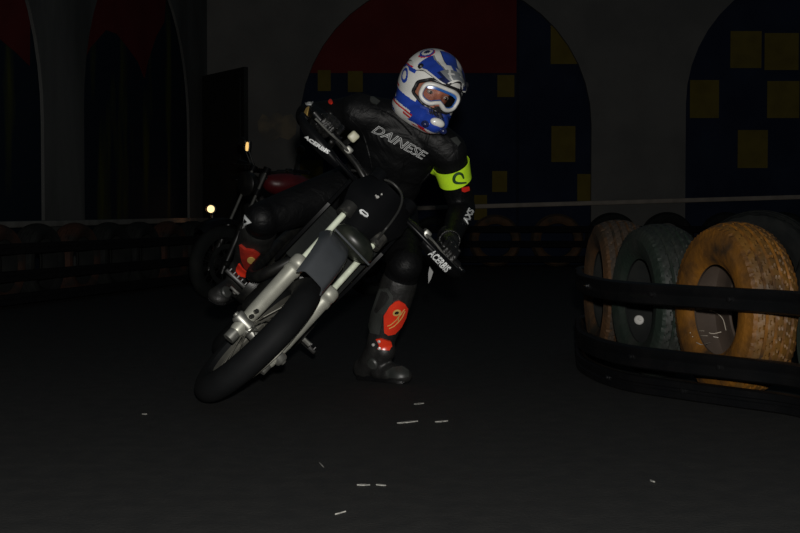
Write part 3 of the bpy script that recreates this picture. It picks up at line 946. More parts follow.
            for i, p in enumerate(pts):
                t = i / (len(pts) - 1); h_ = .010 + .015 * math.sin(PI * min(1, t * 1.15 + .08)) ** .7
                rings.append([b2.verts.new(p + up3 * (a * h_ - (.008 if sy < 0 else .012)) - S.to_3x3() @ V((.018 * a * a, 0, 0))) for a in (-1, -.6, -.2, .2, .6, 1)])
            for i in range(len(rings) - 1):
                for k in range(5): b2.faces.new((rings[i][k], rings[i][k + 1], rings[i + 1][k + 1], rings[i + 1][k]))
            bmesh.ops.recalc_face_normals(b2, faces=b2.faces)
            bmesh.ops.solidify(b2, geom=b2.faces[:], thickness=.005)
            parts['guards'].append(obj('guard_shield', b2, M['plastic'], go))
        # reservoir
        bm = bmesh.new(); c = V((-.385, -.235, 1.025 + HBZ))
        box(bm, T(c), (.030, .034, .036), S.to_3x3(), bevel=.008, seg=3)
        ro = obj('brake_fluid_reservoir', bm, M['reservoir'], root)
        bm = bmesh.new(); tube(bm, [T(c - V((0, 0, .02))), T(V((-.41, -.24, .975 + HBZ)))], .010, 8)
        obj('reservoir_mount', bm, M['dark_metal'], ro)
    else:
        bm = bmesh.new()
        lathe(bm, [(0.0, -.10), (.06, -.08), (.085, -.03), (.09, .01), (.08, .02), (0, .035)], T((-.20, 0, .86)), S.to_3x3() @ V((1, 0, 0)), 28)
        obj('headlamp', bm, M['dark_metal'], root)
        bm = bmesh.new()
        c = V((-.30, -.13, 1.12 + HBZ))
        tube(bm, [T((-.36, -.10, .96 + HBZ)), T(c)], .006, 6)
        lathe(bm, [(.0, -.042), (.016, -.04), (.020, 0), (.016, .04), (0, .042)], T(c - V((.014, 0, 0))), S.to_3x3() @ V((0, 0, 1)), 14)
        amb = obj('amber_lamp', bm, M['dark_metal'], root)
        bm = bmesh.new()
        lathe(bm, [(0, -.034), (.010, -.03), (.0135, 0), (.010, .03), (0, .034)], T(c + V((.004, 0, 0))), S.to_3x3() @ V((0, 0, 1)), 14)
        obj('lamp_lens', bm, M['amber_glow'], amb)
        for sy in (-1, 1):
            bm = bmesh.new()
            q = V((-.44, .24 * sy, .98 + HBZ)); tube(bm, [T(q), T(q + V((.03, .07 * sy, .14)))], .006, 6)
            ellipsoid(bm, T(q + V((.03, .085 * sy, .16))), (.016, .055, .036))
            obj('mirror', bm, M['dark_metal'], root)
    return parts

HBZ = -.022
HUB = W(258, 341, 5.02); HUB.z = .2240
moto = build_motorcycle(HUB, PSI, LEAN, STEER, 'race')
MW, S_ = moto['mw'], moto['S']
MWI = MW.inverted()
root = moto['root']
def on_bike(p): return MW @ (S_ @ V(p))
# brake hose looping up over the mask
bm = bmesh.new()
hose = [W(u, v, d) for u, v, d in ((352, 170, 5.52), (364, 173, 5.45), (377, 178, 5.37), (391, 182, 5.34), (400, 191, 5.33), (402, 200, 5.30), (399, 210, 5.27), (392, 221, 5.22), (385, 230, 5.20), (378, 239, 5.24))]
tube(bm, [MWI @ p for p in catmull(hose, 6)], .0042, 8)
obj('brake_hose', bm, M['cable'], root)
# mask emblem and fastener
bvm = bvh_of(moto['mask'])
bm = bmesh.new()
import itertools
ell = lambda cx, cy, a, b, ang=0, n=18: [(cx + a * math.cos(t) * math.cos(R(ang)) - b * math.sin(t) * math.sin(R(ang)), cy + a * math.cos(t) * math.sin(R(ang)) + b * math.sin(t) * math.cos(R(ang))) for t in [2 * PI * k / n for k in range(n)]]
pill = [(359.2, 211.0), (361, 209.8), (363.2, 210.4), (365.4, 212.2), (367.6, 213.8), (368.2, 216), (366.6, 217.6), (364.2, 216.8), (362.2, 215), (360, 214)]
patch(bm, pill, bvm, 5.4, cuts=2)
patch(bm, [(361.2, 211.8), (362.6, 211.6), (366.4, 214.8), (366, 215.8), (363.6, 214.4)], bvm, 5.4, cuts=1, lift=.0034, mi=1)
bmesh.ops.transform(bm, matrix=MWI, verts=bm.verts)
tag(obj('mask_emblem', bm, [M['white'], M['plastic']], root), 'small white pill-shaped emblem')
bm = bmesh.new()
patch(bm, ell(377.2, 197.5, 1.6, 1.3), bvm, 5.4, cuts=1); patch(bm, ell(381.3, 194.8, .8, .7), bvm, 5.4, cuts=1); patch(bm, ell(375.6, 196, .8, .7), bvm, 5.4, cuts=1)
bmesh.ops.transform(bm, matrix=MWI, verts=bm.verts)
obj('mask_fastener', bm, M['washer'], root)
# guard lettering and scuffed edge
bvg = bvh_of(*moto['guards'])
gm = moto['guards'][1]
b = lettering('ACERBIS', (439.5, 260.5), (17.5, 18.5), (4.6, -4.4), bvg, 5.5, lift=.004, zs=.05, bold=.02, shear=.15)
bmesh.ops.transform(b, matrix=MWI, verts=b.verts)
tag(obj('guard_lettering', b, M['white'], gm.parent, smooth=0), 'white lettering')
b = lettering('ACERBIS', (317, 144.2), (24, 17), (1.5, -3.0), bvh_of(moto['guards'][0]), 5.35, lift=.004, zs=.05, bold=.045, shear=.1)
bmesh.ops.transform(b, matrix=MWI, verts=b.verts)
tag(obj('guard_lettering', b, M['white'], moto['guards'][0].parent, smooth=0), 'white lettering seen edge on')

# ================================================================== THE RIDER
PL = W(385, 383, 5.72); PL.z = 0
rider = empty('person', PL, 'crouching rider in black race leathers and blue-white helmet, left boot on the floor', 'person')
def prt(name, bm, m, parent=None, smooth=40):
    return obj(name, bm, m, parent or rider, smooth, loc=PL)

# joints
shR, shL = W(357, 113, 5.80), W(448, 151, 5.80)
neck = W(411, 124, 5.82)
chest = W(395, 150, 5.88)
hipC = W(374, 200, 6.03)
hipR, hipL = W(356, 186, 6.0), W(394, 214, 6.02)
elR, elL = W(309, 116, 5.95), W(462, 208, 5.94)
kneeR, ankR = W(264, 218, 5.74), W(244, 268, 6.02)
kneeL, ankL = W(405, 264, 5.62), W(378, 350, 5.73)
gripR = on_bike((-.441, -.315, .98 + HBZ)); gripL = on_bike((-.441, .315, .98 + HBZ))
HEAD = W(429.5, 91.5, 5.70)
B3 = MW.to_3x3() @ S_.to_3x3()
bx, by, bz = B3 @ V((1, 0, 0)), B3 @ V((0, 1, 0)), B3 @ V((0, 0, 1))
def wrist(g, el):
    k = g - bx * .03 + bz * .018
    return k + (el - k).normalized() * .075
wrR, wrL = wrist(gripR, elR), wrist(gripL, elL)

# head axes (forward, left, up)
yaw, pit, rol = R(19.5), R(18), R(19)
hf = V((math.sin(yaw) * math.cos(pit), -math.cos(yaw) * math.cos(pit), -math.sin(pit)))
l0 = V((0, 0, 1)).cross(hf).normalized(); u0 = hf.cross(l0)
hl = l0 * math.cos(rol) - u0 * math.sin(rol); hu = u0 * math.cos(rol) + l0 * math.sin(rol)
HR = Matrix((hf, hl, hu)).transposed()
def on_head(p): return HEAD + HR @ V(p)

# body: one continuous surface
bm = bmesh.new()
sa = (shL - shR).normalized()
sp = (neck - hipC).normalized()
fd = sa.cross(sp).normalized()
if fd.y > 0: fd = -fd
sp2 = fd.cross(sa) if fd.cross(sa).dot(sp) > 0 else sa.cross(fd)
TR = Matrix((sa, fd, sp2)).transposed()
ellipsoid(bm, chest, (.175, .115, .17), TR)
ellipsoid(bm, chest + sp2 * .06 + fd * .01, (.185, .105, .10), TR)
ellipsoid(bm, (chest + hipC) / 2, (.155, .115, .17), TR)
ellipsoid(bm, hipC, (.165, .125, .13), Matrix((by, -bx, bz)).transposed())
limb(bm, [chest, (chest + hipC) / 2, hipC], [.11, .11, .11])
limb(bm, [shR, neck, shL], [.075, .085, .075])
limb(bm, [neck - sp * .03, (neck + HEAD) / 2, HEAD], [.07, .06, .06])
for sh, el, wr in ((shR, elR, wrR), (shL, elL, wrL)):
    limb(bm, [sh, sh.lerp(el, .45), el], [.072, .060, .053])
    limb(bm, [el, el.lerp(wr, .35), wr], [.055, .050, .036])
for hp, kn, an in ((hipR, kneeR, ankR), (hipL, kneeL, ankL)):
    limb(bm, [hp, hp.lerp(kn, .4), kn], [.098, .088, .068])
    limb(bm, [kn, kn.lerp(an, .35), an], [.068, .062, .044])
    ellipsoid(bm, kn + (kn - hp).normalized() * .012 + (CP - kn).normalized() * .012, (.066, .066, .066))
# head with nose, brow and chin
ellipsoid(bm, on_head((-.005, 0, .015)), (.098, .076, .115), HR)
ellipsoid(bm, on_head((.035, 0, -.055)), (.055, .055, .06), HR)
limb(bm, [on_head((.088, 0, .02)), on_head((.112, 0, -.022))], [.011, .017])
limb(bm, [on_head((.082, .04, .026)), on_head((.092, 0, .028)), on_head((.082, -.04, .026))], [.011, .012, .011])
bm = remesh(bm, .0075, 7)
for f in bm.faces:
    c = f.calc_center_median()
    q = HR.transposed() @ (c - HEAD)
    f.material_index = 1 if (q.z > -.10 and q.x > -.06 and q.length < .145) else 0
body = prt('body', bm, [M['leather'], M['skin']], smooth=0)
body.data.polygons.foreach_set('use_smooth', [True] * len(body.data.polygons))
bvb = bvh_of(body)
for sy in (1, -1):
    e = empty_e = None
    bm = bmesh.new(); ellipsoid(bm, on_head((.082, .034 * sy, .008)), (.0115, .0125, .0085), HR, 16, 12)
    eo = prt('eye', bm, M['eye'])
    bm = bmesh.new(); ellipsoid(bm, on_head((.0918, .0335 * sy, .007)), (.005, .006, .006), HR, 12, 8)
    prt('iris', bm, M['iris'], eo) if False else obj('iris', bm, M['iris'], eo, loc=PL)

# ---------------------------------------------------------------- helmet
hel = empty('helmet', (0, 0, 0), None, None); hel.parent = rider
def ray_ell(d, c, r):
    d2 = V((d.x / r[0], d.y / r[1], d.z / r[2])); c2 = V((c[0] / r[0], c[1] / r[1], c[2] / r[2]))
    a = d2.dot(d2); b = -2 * d2.dot(c2); k = c2.dot(c2) - 1
    D = b * b - 4 * a * k
    return (-b + math.sqrt(D)) / (2 * a) if D > 0 else 0
ELL = [((-.012, 0, .018), (.147, .121, .137)), ((.070, 0, -.090), (.125, .060, .052)), ((.045, .035, -.085), (.105, .055, .055)), ((.045, -.035, -.085), (.105, .055, .055)), ((.0, 0, -.06), (.125, .112, .095)), ((-.02, 0, -.09), (.12, .105, .06))]
def shell_r(d):
    rs = [ray_ell(d, c, r) for c, r in ELL]
    k = 28.0 / .1
    m = max(rs)
    return m + math.log(sum(math.exp(k * (x - m)) for x in rs if x > 0)) / k
def in_port(p):
    """eye opening: rounded trapezoid seen from the front"""
    if p.x < .04: return False
    y = abs(p.y)
    top, bot = .056 - .9 * max(0, y - .06), -.045 + .55 * max(0, y - .045)
    return bot < p.z < top and y < .094
def shell_colour(p):
    """paint scheme: 0 white 1 blue 2 navy 3 red 4 grey 5 black"""
    x, y, z = p; ay = abs(y)
    if x > .075 and ay < .075 and z < -.035 and z > -.118: return 1 if ay > .012 or z < -.06 else 2
    lo = z + .085 + .10 * x                     # height over the sweep line along the lower side
    # side oval ring, leaning forward
    ox, oz = (x + .004) / .034, (z - .022 + .35 * (x + .004)) / .025
    rr = ox * ox + oz * oz
    if rr < .30: return 0
    if rr < .95: return 1
    if rr < 1.5: return 0
    if lo < -.004:
        if .055 < x < .155 and -.034 < lo < -.008:
            if lo > -.016 or (x > .125) or (x > .10 and lo < -.028): return 3
        if -.09 < x < -.01 and abs(lo + .022 + .25 * (x + .05)) < .006: return 1
        if x < -.085 and lo > -.03: return 2
        return 0
    if lo < .003: return 3 if x < .14 else 1
    if lo < .010 and -.02 < x < .10: return 0
    if lo < .048 + .10 * max(0, -x - .02):
        if x < -.02 and abs(lo - .018 + .2 * (x + .02)) < .0035: return 0
        return 1 if x > -.05 else 2
    if lo < .054 + .10 * max(0, -x - .02) and x < .02: return 0
    if lo < .062 + .10 * max(0, -x - .02) and x < -.02: return 3
    if .046 < z < .060 and x < .05: return 1
    if .060 <= z < .065 and x < .02: return 3
    if z < .075:
        if x < -.075 and z > .02: return 2 if (z - .02) < .012 else 0
        return 0
    return 0 if ay > .03 or x > -.02 else 1
bm = bmesh.new()
NU, NV = 300, 220
grid = []
for j in range(NV + 1):
    el = -PI / 2 + PI * j / NV
    row = []
    for i in range(NU):
        az = 2 * PI * i / NU
        d = V((math.cos(el) * math.cos(az), math.cos(el) * math.sin(az), math.sin(el)))
        row.append(d * shell_r(d))
    grid.append(row)
vv = [[bm.verts.new(p) for p in row] for row in grid]
for j in range(NV):
    for i in range(NU):
        i2 = (i + 1) % NU
        c = (grid[j][i] + grid[j][i2] + grid[j + 1][i] + grid[j + 1][i2]) / 4
        if in_port(c) or c.z < -.128 - .10 * c.x: continue
        f = bm.faces.new((vv[j][i], vv[j][i2], vv[j + 1][i2], vv[j + 1][i]))
        f.material_index = shell_colour(c)
bmesh.ops.delete(bm, geom=[v for v in bm.verts if not v.link_faces], context='VERTS')
bmesh.ops.remove_doubles(bm, verts=bm.verts, dist=1e-5)
bmesh.ops.recalc_face_normals(bm, faces=bm.faces)
if sum(f.normal.dot(f.calc_center_median()) for f in bm.faces) < 0: bmesh.ops.reverse_faces(bm, faces=bm.faces)
bmesh.ops.solidify(bm, geom=bm.faces[:], thickness=.012)
bm.normal_update()
for f in bm.faces:
    c = f.calc_center_median()
    if f.normal.dot(c) < 0 or c.length < shell_r(c.normalized()) - .004: f.material_index = 5
HM = Matrix.Translation(HEAD) @ HR.to_4x4()
def hpart(name, bm, m, parent=hel, smooth=45):
    bmesh.ops.transform(bm, matrix=HM, verts=bm.verts)
    return obj(name, bm, m, parent, smooth, loc=PL)
HP = [M['h_white'], M['h_blue'], M['h_dark'], M['h_red'], M['h_grey'], M['h_black']]
shell = hpart('shell', bm, HP)
# soft trim round the eye opening
trim = []
for k in range(90):
    th = 2 * PI * k / 90
    cy_, cz_ = math.cos(th), math.sin(th)
    r_ = .01
    while r_ < .14:
        y, z = r_ * cy_, .004 + r_ * cz_
        ay = abs(y)
        if not (-.045 + .55 * max(0, ay - .045) < z < .056 - .9 * max(0, ay - .06) and ay < .094): break
        r_ += .001
    lo_x, hi_x = .0, .26
    for _ in range(30):
        xm = (lo_x + hi_x) / 2
        p = V((xm, y, z))
        if p.length > shell_r(p.normalized()): hi_x = xm
        else: lo_x = xm
    trim.append(V((lo_x - .003, y, z)))
trim = [(trim[k - 1] + trim[k] * 2 + trim[(k + 1) % 90]) / 4 for k in range(90)]
bm = bmesh.new(); tube(bm, trim, .0062, 8, closed=True)
hpart('eye_port_trim', bm, M['h_black'])
# peak
bm = bmesh.new()
rows = []
NS, NT = 80, 72
def crown_z(x, y):
    k = 1 - ((x + .012) / .147) ** 2 - (y / .121) ** 2
    return .018 + .137 * math.sqrt(max(k, .02)) + .007
for i in range(NS + 1):
    s = i / NS
    x0 = -.055 + .272 * s
    hw = .111 * (1 - .56 * (max(0, s - .3) / .7) ** 1.3)
    w_ = min(1, max(0, (s - .22) / .36)); w_ = w_ * w_ * (3 - 2 * w_)
    if s > .90: hw *= 1 - .45 * ((s - .90) / .10) ** 2
    row = []
    for k in range(NT + 1):
        a = -1 + 2 * k / NT
        x = x0 - .024 * a * a * s + (.020 * abs(a) ** 3) * (1 - s)
        y = a * hw
        zc = .152 - .27 * (x0 - .02) - .30 * max(0, x0 - .12) ** 2
        z = zc - (.086 - .050 * s) * abs(a) ** 2.2
        d = V((x, y, crown_z(x, y))).normalized()
        row.append((d * (shell_r(d) + .0075)).lerp(V((x, y, z)), w_))
    rows.append(row)
pv = [[bm.verts.new(p) for p in r] for r in rows]
def peak_colour(s, a):
    aa = abs(a)
    if aa > .94 or s > .975: return 0
    if s < .05: return 0
    if s < .34 and aa > .42:                    # rear swoosh
        e = ((s - .19) / .13) ** 2 + ((aa - .66) / .20) ** 2
        if e < .18: return 2
        if e < .55: return 0
        if e < 1.0: return 1
        if e < 1.25 and s > .16: return 3
        return 0
    if s > .72:
        t = (s - .72) / .25
        if abs(aa - .30 - .25 * t) < .045 or (abs(t - .45) < .10 and .16 < aa < .5): return 0
        if aa > .80 and s < .86: return 1
        return 4 if aa < .7 else 2
    if aa > .80: return 1 if s > .34 else 0
    edge = .66 - .20 * s
    if aa > edge: return 1 if s > .30 else 0
    if aa > edge - .05 : return 4
    if aa > .30: return 0
    if .60 < s: return 0 if aa > .12 else 1
    if s > .22: return 1 if aa < .27 else 2
    return 0 if aa > .1 else 3
for i in range(NS):
    for k in range(NT):
        f = bm.faces.new((pv[i][k], pv[i][k + 1], pv[i + 1][k + 1], pv[i + 1][k])); f.material_index = peak_colour((i + .5) / NS, -1 + 2 * (k + .5) / NT)
bmesh.ops.recalc_face_normals(bm, faces=bm.faces)
top = sum(f.normal.z for f in bm.faces)
if top < 0: bmesh.ops.reverse_faces(bm, faces=bm.faces)
n0 = len(bm.faces)
bmesh.ops.solidify(bm, geom=bm.faces[:], thickness=.005)
bm.normal_update()
for f in bm.faces:
    if f.normal.z < -.2: f.material_index = 5
hpart('peak', bm, HP)
# peak screws
for sy in (1, -1):
    bm = bmesh.new(); lathe(bm, [(.0, .006), (.010, .005), (.012, 0), (.012, -.004)], V((.060, .1015 * sy, .081)), V((0, sy, .55)), 14)
    hpart('peak_screw', bm, M['h_black'])
# chin vent
bm = bmesh.new()
bv_sh = None
ellipsoid(bm, (.183, 0, -.078), (.016, .030, .017), None, 18, 12)
hpart('chin_vent', bm, M['h_white'])
for sy in (1, -1):
    bm = bmesh.new(); ellipsoid(bm, (.172, .038 * sy, -.100), (.018, .016, .013), Matrix.Rotation(R(25 * sy), 3, 'Z'), 14, 10)
    hpart('side_vent', bm, M['h_dark'])
# goggles
gog = empty('goggles', (0, 0, 0), None, None); gog.parent = rider
def gring(sy_, sz_, n=72, dx=0, z0=.006):
    out = []
    for k in range(n):
        th = 2 * PI * k / n
        c, s = math.cos(th), math.sin(th)
        y = sy_ * math.copysign(abs(c) ** .62, c); z = sz_ * math.copysign(abs(s) ** .68, s)
        nose = .020 * math.exp(-(y / .022) ** 2) if s < 0 else 0
        out.append(V((.128 + dx - 4.3 * y * y * (1 if abs(y) < .1 else 1) - .10 * abs(z - .01), y, z0 + z + nose)))
    return out
bm = bmesh.new(); tube(bm, gring(.076, .039), .0078, 10, closed=True, flat=1.3)
hpart('goggle_frame', bm, M['g_white'], gog)
bm = bmesh.new(); tube(bm, gring(.071, .033, dx=-.004), .0058, 8, closed=True)
fr = gring(.073, .036, dx=-.002)
hpart('goggle_foam', bm, M['g_blue'], gog)
bm = bmesh.new()
up = [p for p in gring(.069, .034, n=144, dx=.001) if p.z > .024]
up.sort(key=lambda p: p.y)
lowr = [V((p.x + .001, p.y, max(.020, p.z - .012))) for p in up]
a_ = [bm.verts.new(p) for p in up]; b_ = [bm.verts.new(p) for p in lowr]
for k in range(len(up) - 1): bm.faces.new((a_[k], a_[k + 1], b_[k + 1], b_[k]))
bmesh.ops.recalc_face_normals(bm, faces=bm.faces)
bmesh.ops.solidify(bm, geom=bm.faces[:], thickness=.002)
hpart('lens_top_band', bm, M['g_blue'], gog)
bm = bmesh.new()
ln = gring(.072, .034, dx=.0); c0 = bm.verts.new((.133, 0, .008)); lv = [bm.verts.new(p) for p in ln]
mid = [bm.verts.new((.131 - 4.3 * (p.y * .5) ** 2, p.y * .5, .008 + (p.z - .008) * .5)) for p in ln]
for k in range(len(ln)):
    k2 = (k + 1) % len(ln)
    bm.faces.new((lv[k], lv[k2], mid[k2], mid[k])); bm.faces.new((mid[k], mid[k2], c0))
bmesh.ops.recalc_face_normals(bm, faces=bm.faces)
hpart('goggle_lens', bm, M['lens'], gog, smooth=180)
bm = bmesh.new()
prism(bm, [(-.020, .0), (.020, .0), (.014, .030), (.006, .040), (-.006, .040), (-.014, .030)], .012, Matrix(((0, .12, 1, .122), (1, 0, 0, 0), (0, 1, 0, -.066), (0, 0, 0, 1))))
bmesh.ops.recalc_face_normals(bm, faces=bm.faces)
bmesh.ops.bevel(bm, geom=bm.edges[:], offset=.003, segments=2, affect='EDGES')
hpart('nose_guard', bm, M['h_black'], gog)
# ---------------------------------------------------------------- gloves
def glove(side, g, wr):
    o = side                                            # +1 left hand, -1 right; outward = by*side
    P = lambda x, y, z: g + bx * x + by * (y * o) + bz * z
    pol = lambda r, a, y: P(r * math.cos(R(a)), y, r * math.sin(R(a)))
    root_b = bmesh.new()
    # palm and cuff
    kn = P(-.012, 0, .034)
    palm_c = kn.lerp(wr, .45)
    d = (wr - kn).normalized()
    a = by; n = d.cross(a).normalized(); a2 = n.cross(d)
    RM = Matrix((d, a2, n)).transposed()
    ellipsoid(root_b, palm_c, (.052, .045, .023), RM)
    ellipsoid(root_b, kn, (.024, .043, .018), RM)
    limb(root_b, [wr - d * .02, wr, wr + d * .07], [.034, .036, .046])
    for i, (y, L, r) in enumerate(((-.033, 1.0, .0105), (-.011, 1.05, .0110), (.011, 1.0, .0108), (.032, .86, .0095))):
        angs = [112, 70, 30, -15, -55 * L, -95 * L] if i else [105, 66, 35, 12]
        rad = [.037, .034, .033, .032, .030, .029] if i else [.037, .040, .052, .060]
        pts = [pol(rr, aa, y) for rr, aa in zip(rad, angs)]
        limb(root_b, pts, [r * 1.1, r * 1.05, r, r, r * .95, r * .85][:len(pts)])
    th = [P(-.045, -.028, .010), P(-.028, -.050, -.014), P(.0, -.050, -.032), P(.024, -.042, -.024)]
    limb(root_b, th, [.016, .0135, .0125, .0105])
    bm = remesh(root_b, .0036, 4)
    gl = prt('glove', bm, M['glove'])
    b2 = bmesh.new()
    for y in (-.033, -.011, .011, .032):
        p = pol(.046, 96, y); ellipsoid(b2, p, (.010, .0085, .006), B3, 10, 8)
    obj('knuckle_guard', b2, M['boot'], gl, loc=PL)
    b2 = bmesh.new()
    d3 = (wr - palm_c).normalized()
    lathe(b2, [(.040, -.014), (.0425, -.010), (.0425, .010), (.040, .014)], wr + d3 * .02, d3, 24)
    obj('wrist_strap', b2, M['glove'], gl, loc=PL)
    return gl
glR, glL = glove(-1, gripR, wrR), glove(1, gripL, wrL)

# ---------------------------------------------------------------- boots
def boot(kn, an, heel, toe, sole_n, lab=None):
    """shaft from under the knee to the ankle, foot from heel to toe"""
    b = bmesh.new()
    top = kn.lerp(an, .22)
    ud = (kn - an).normalized()
    fdv = (toe - heel).normalized()
    limb(b, [top, kn.lerp(an, .45), kn.lerp(an, .75), an], [.070, .070, .058, .050])
    heel_c = heel + sole_n * .045; toe_c = toe + sole_n * .034 - fdv * .03
    limb(b, [an, heel_c + fdv * .035], [.050, .043])
    side = fdv.cross(sole_n).normalized()
    limb(b, [an + fdv * .03, heel_c.lerp(toe_c, .55) + sole_n * .012, toe_c], [.046, .042, .036])
    for t in (.55, .75, 1.0): ellipsoid(b, heel_c.lerp(toe_c, t) - sole_n * .006, (.047, .046, .031), Matrix((fdv, side, sole_n)).transposed())
    ellipsoid(b, heel_c + fdv * .014, (.040, .035, .042), Matrix((fdv, side, sole_n)).transposed())
    ellipsoid(b, top.lerp(an, .4) + fdv * .02, (.055, .052, .10), Matrix((fdv, side, ud)).transposed())
    bm = remesh(b, .006, 5)
    bo = prt('boot', bm, M['boot'])
    # sole
    L = (toe - heel).length
    pl = [(0, -.028), (.02, -.036), (L * .35, -.030), (L * .65, -.046), (L * .9, -.042), (L, -.022), (L, .022), (L * .9, .040), (L * .65, .042), (L * .35, .030), (.02, .036), (0, .028)]
    b2 = bmesh.new()
    SM = Matrix((fdv, side, sole_n)).transposed().to_4x4(); SM.translation = heel
    prism(b2, pl, .020, SM)
    bmesh.ops.recalc_face_normals(b2, faces=b2.faces)
    bmesh.ops.bevel(b2, geom=b2.edges[:], offset=.005, segments=2, affect='EDGES')
    obj('sole', b2, M['rubber'], bo, loc=PL)
    return bo
hlL, toL = W(360, 381, 5.80), W(407, 384.5, 5.66)
hlL.z = .001; toL.z = .001
bootL = boot(kneeL, ankL, hlL, toL, V((0, 0, 1)))
hlR, toR = W(241, 291, 6.10), W(212, 303, 5.90)
bootR = boot(kneeR, ankR, hlR, toR, ((ankR - (hlR + toR) / 2)).normalized().lerp(V((.45, .1, .9)), .6).normalized())
bvL, bvR = bvh_of(bootL), bvh_of(bootR)
bvLL = bvh_of(bootL, body); bvRR = bvh_of(bootR, body)

def bpatch(name, poly, bvh, d0, m, parent, lift=.002, thick=.004, cuts=3, label=None):
    bm = bmesh.new(); patch(bm, poly, bvh, d0, lift, thick, cuts)
    o = obj(name, bm, m, parent, loc=PL)
    if label: o['label'] = label
    return o
# left boot: grey calf panel, red shin plates, ankle pivot
bpatch('calf_panel', [(381, 289), (377, 300), (373, 312), (370, 326), (372, 333), (380, 334), (382, 325), (384, 314), (392, 304), (394, 296), (388, 288)], bvLL, 5.65, M['boot_grey'], bootL, thick=.006, label='grey outer calf panel')
bpatch('calf_inset', [(383, 291), (380, 300), (376, 311), (378, 313), (386, 304), (390, 297), (388, 292)], bvLL, 5.65, M['boot'], bootL, lift=.009, thick=.001)
bpatch('shin_plate', [(395, 301), (399, 300), (404, 303), (406.5, 308), (404.5, 317), (400, 326), (394, 333), (388, 334.5), (384.5, 332), (384.5, 315), (390, 306)], bvLL, 5.6, M['red'], bootL, lift=.003, thick=.006, label='glossy red shin plate with gold print')
bvp = bvh_of(*[c for c in bootL.children if c.name.startswith('shin_plate')])
bpatch('shin_ring', ell(396.7, 312.5, 4.2, 3.0, -25), bvp, 5.6, M['gold'], bootL, thick=.001)
bpatch('shin_ring_centre', ell(396.5, 312.5, 2.2, 1.4, -25), bvp, 5.6, M['iris'], bootL, lift=.0035, thick=.0006)
for line in ([(387.5, 326), (391, 324.5), (396, 320), (400, 314.5), (404.5, 309)], [(389, 328.5), (394, 326), (399, 321), (402, 317), (404.8, 311)], [(398, 321), (398.8, 316.5), (402, 313)]):
    bm = bmesh.new()
    tube(bm, [on_surface(u, v, bvp, 5.6, .002)[0] for u, v in line], .0018, 6)
    obj('shin_print', bm, M['gold'], bootL, loc=PL)
bpatch('ankle_plate', [(377, 338.5), (381, 337.8), (390, 340.5), (390.5, 346), (388.5, 350.5), (383, 350), (378, 348.5), (379.5, 344)], bvLL, 5.6, M['red'], bootL, lift=.003, thick=.008, label='small glossy red plate above the ankle')
bm = bmesh.new()
for u, v in ((379.8, 340.5), (379.9, 347.6), (374.5, 344)):
    p, n = on_surface(u, v, bvLL, 5.6, .010); lathe(bm, [(.006, -.004), (.006, .002), (0, .004)], p, n, 10)
obj('rivets', bm, M['washer'], bootL, loc=PL)
bm = bmesh.new()
p, n = on_surface(373, 363.5, bvLL, 5.65, .0)
lathe(bm, [(.024, -.006), (.024, .006), (.019, .011), (0, .012)], p, n, 24)
obj('ankle_pivot', bm, M['boot_grey'], bootL, loc=PL)
bpatch('toe_guard', [(386, 372), (393, 368), (402, 367), (408, 371), (408, 377), (398, 378), (388, 377)], bvLL, 5.6, M['boot_grey'], bootL, thick=.004)
# right boot: red knee cup and strap
bpatch('shin_plate', [(241.5, 244), (246, 248), (254, 249), (260, 253), (262, 260), (258, 266), (252, 269), (246, 267), (243, 259)], bvRR, 5.8, M['dark_red'], bootR, thick=.010, label='scuffed red shin cup with gold centre')
bvq = bvh_of(*[c for c in bootR.children if c.name.startswith('shin_plate')])
bpatch('shin_ring', ell(251.5, 260, 4.2, 3.2, 20), bvq, 5.8, M['gold'], bootR, thick=.002)
bpatch('shin_strap', [(238, 266), (239.5, 263), (243, 268), (249, 273), (254, 273), (253, 276.5), (246, 277), (239, 275), (236.5, 271)], bvRR, 5.9, M['red'], bootR, thick=.006, label='bright red strap under the shin cup')
bm = bmesh.new()
p, n = on_surface(226, 292, bvRR, 5.95, 0); lathe(bm, [(.024, -.006), (.024, .006), (.019, .011), (0, .012)], p, n, 20)
obj('ankle_pivot', bm, M['boot_grey'], bootR, loc=PL)

# ---------------------------------------------------------------- marks on the suit
b = lettering('DAINESE', (400, 142.3), (54, 29.5), (3.6, -8.6), bvb, 5.7, lift=.003, zs=.04, shear=.4, outline=.021, space=.95)
o = obj('chest_lettering', b, M['grey_print'], rider, smooth=0, loc=PL); o['label'] = 'outlined silver chest lettering'
bpatch('knee_emblem', [(244.6, 214.5), (251.8, 222.6), (246.5, 224.6), (243.2, 229.2)], bvb, 5.7, M['white'], rider, cuts=2, label='white pointed emblem on the knee')
bpatch('knee_emblem_inset', [(246, 219), (248.6, 221.8), (246.2, 223), (245.3, 221.5)], bvb, 5.7, M['leather'], rider, lift=.0068, thick=.0006, cuts=1)
bpatch('knee_stripe', [(429.6, 266.5), (433.2, 272), (431, 279), (428.4, 283.5), (428.2, 274)], bvb, 5.6, M['boot_grey'], rider)
b = lettering('AXS', (467.8, 216), (6.4, -13.5), (-5.4, -3.4), bvb, 5.9, lift=.003, zs=.03, bold=.03)
o = obj('sleeve_lettering', b, M['white'], rider, smooth=0, loc=PL); o['label'] = 'white lettering on the left forearm'
bpatch('elbow_emblem', [(305, 103.5), (309, 101), (313.5, 102.5), (311.5, 105.5), (306.5, 105.5)], bvb, 5.8, M['white'], rider, cuts=1, label='small white emblem on the right elbow')
bpatch('elbow_tab', [(307, 109), (309.5, 107.5), (308.5, 112), (307, 119.5), (304.5, 119.5), (305, 114)], bvb, 5.8, M['gold'], rider, cuts=1)
bpatch('shoulder_tag', ell(331, 102.5, 2.0, 2.2), bvb, 5.8, M['red'], rider, cuts=1, label='tiny red tag on the right sleeve')
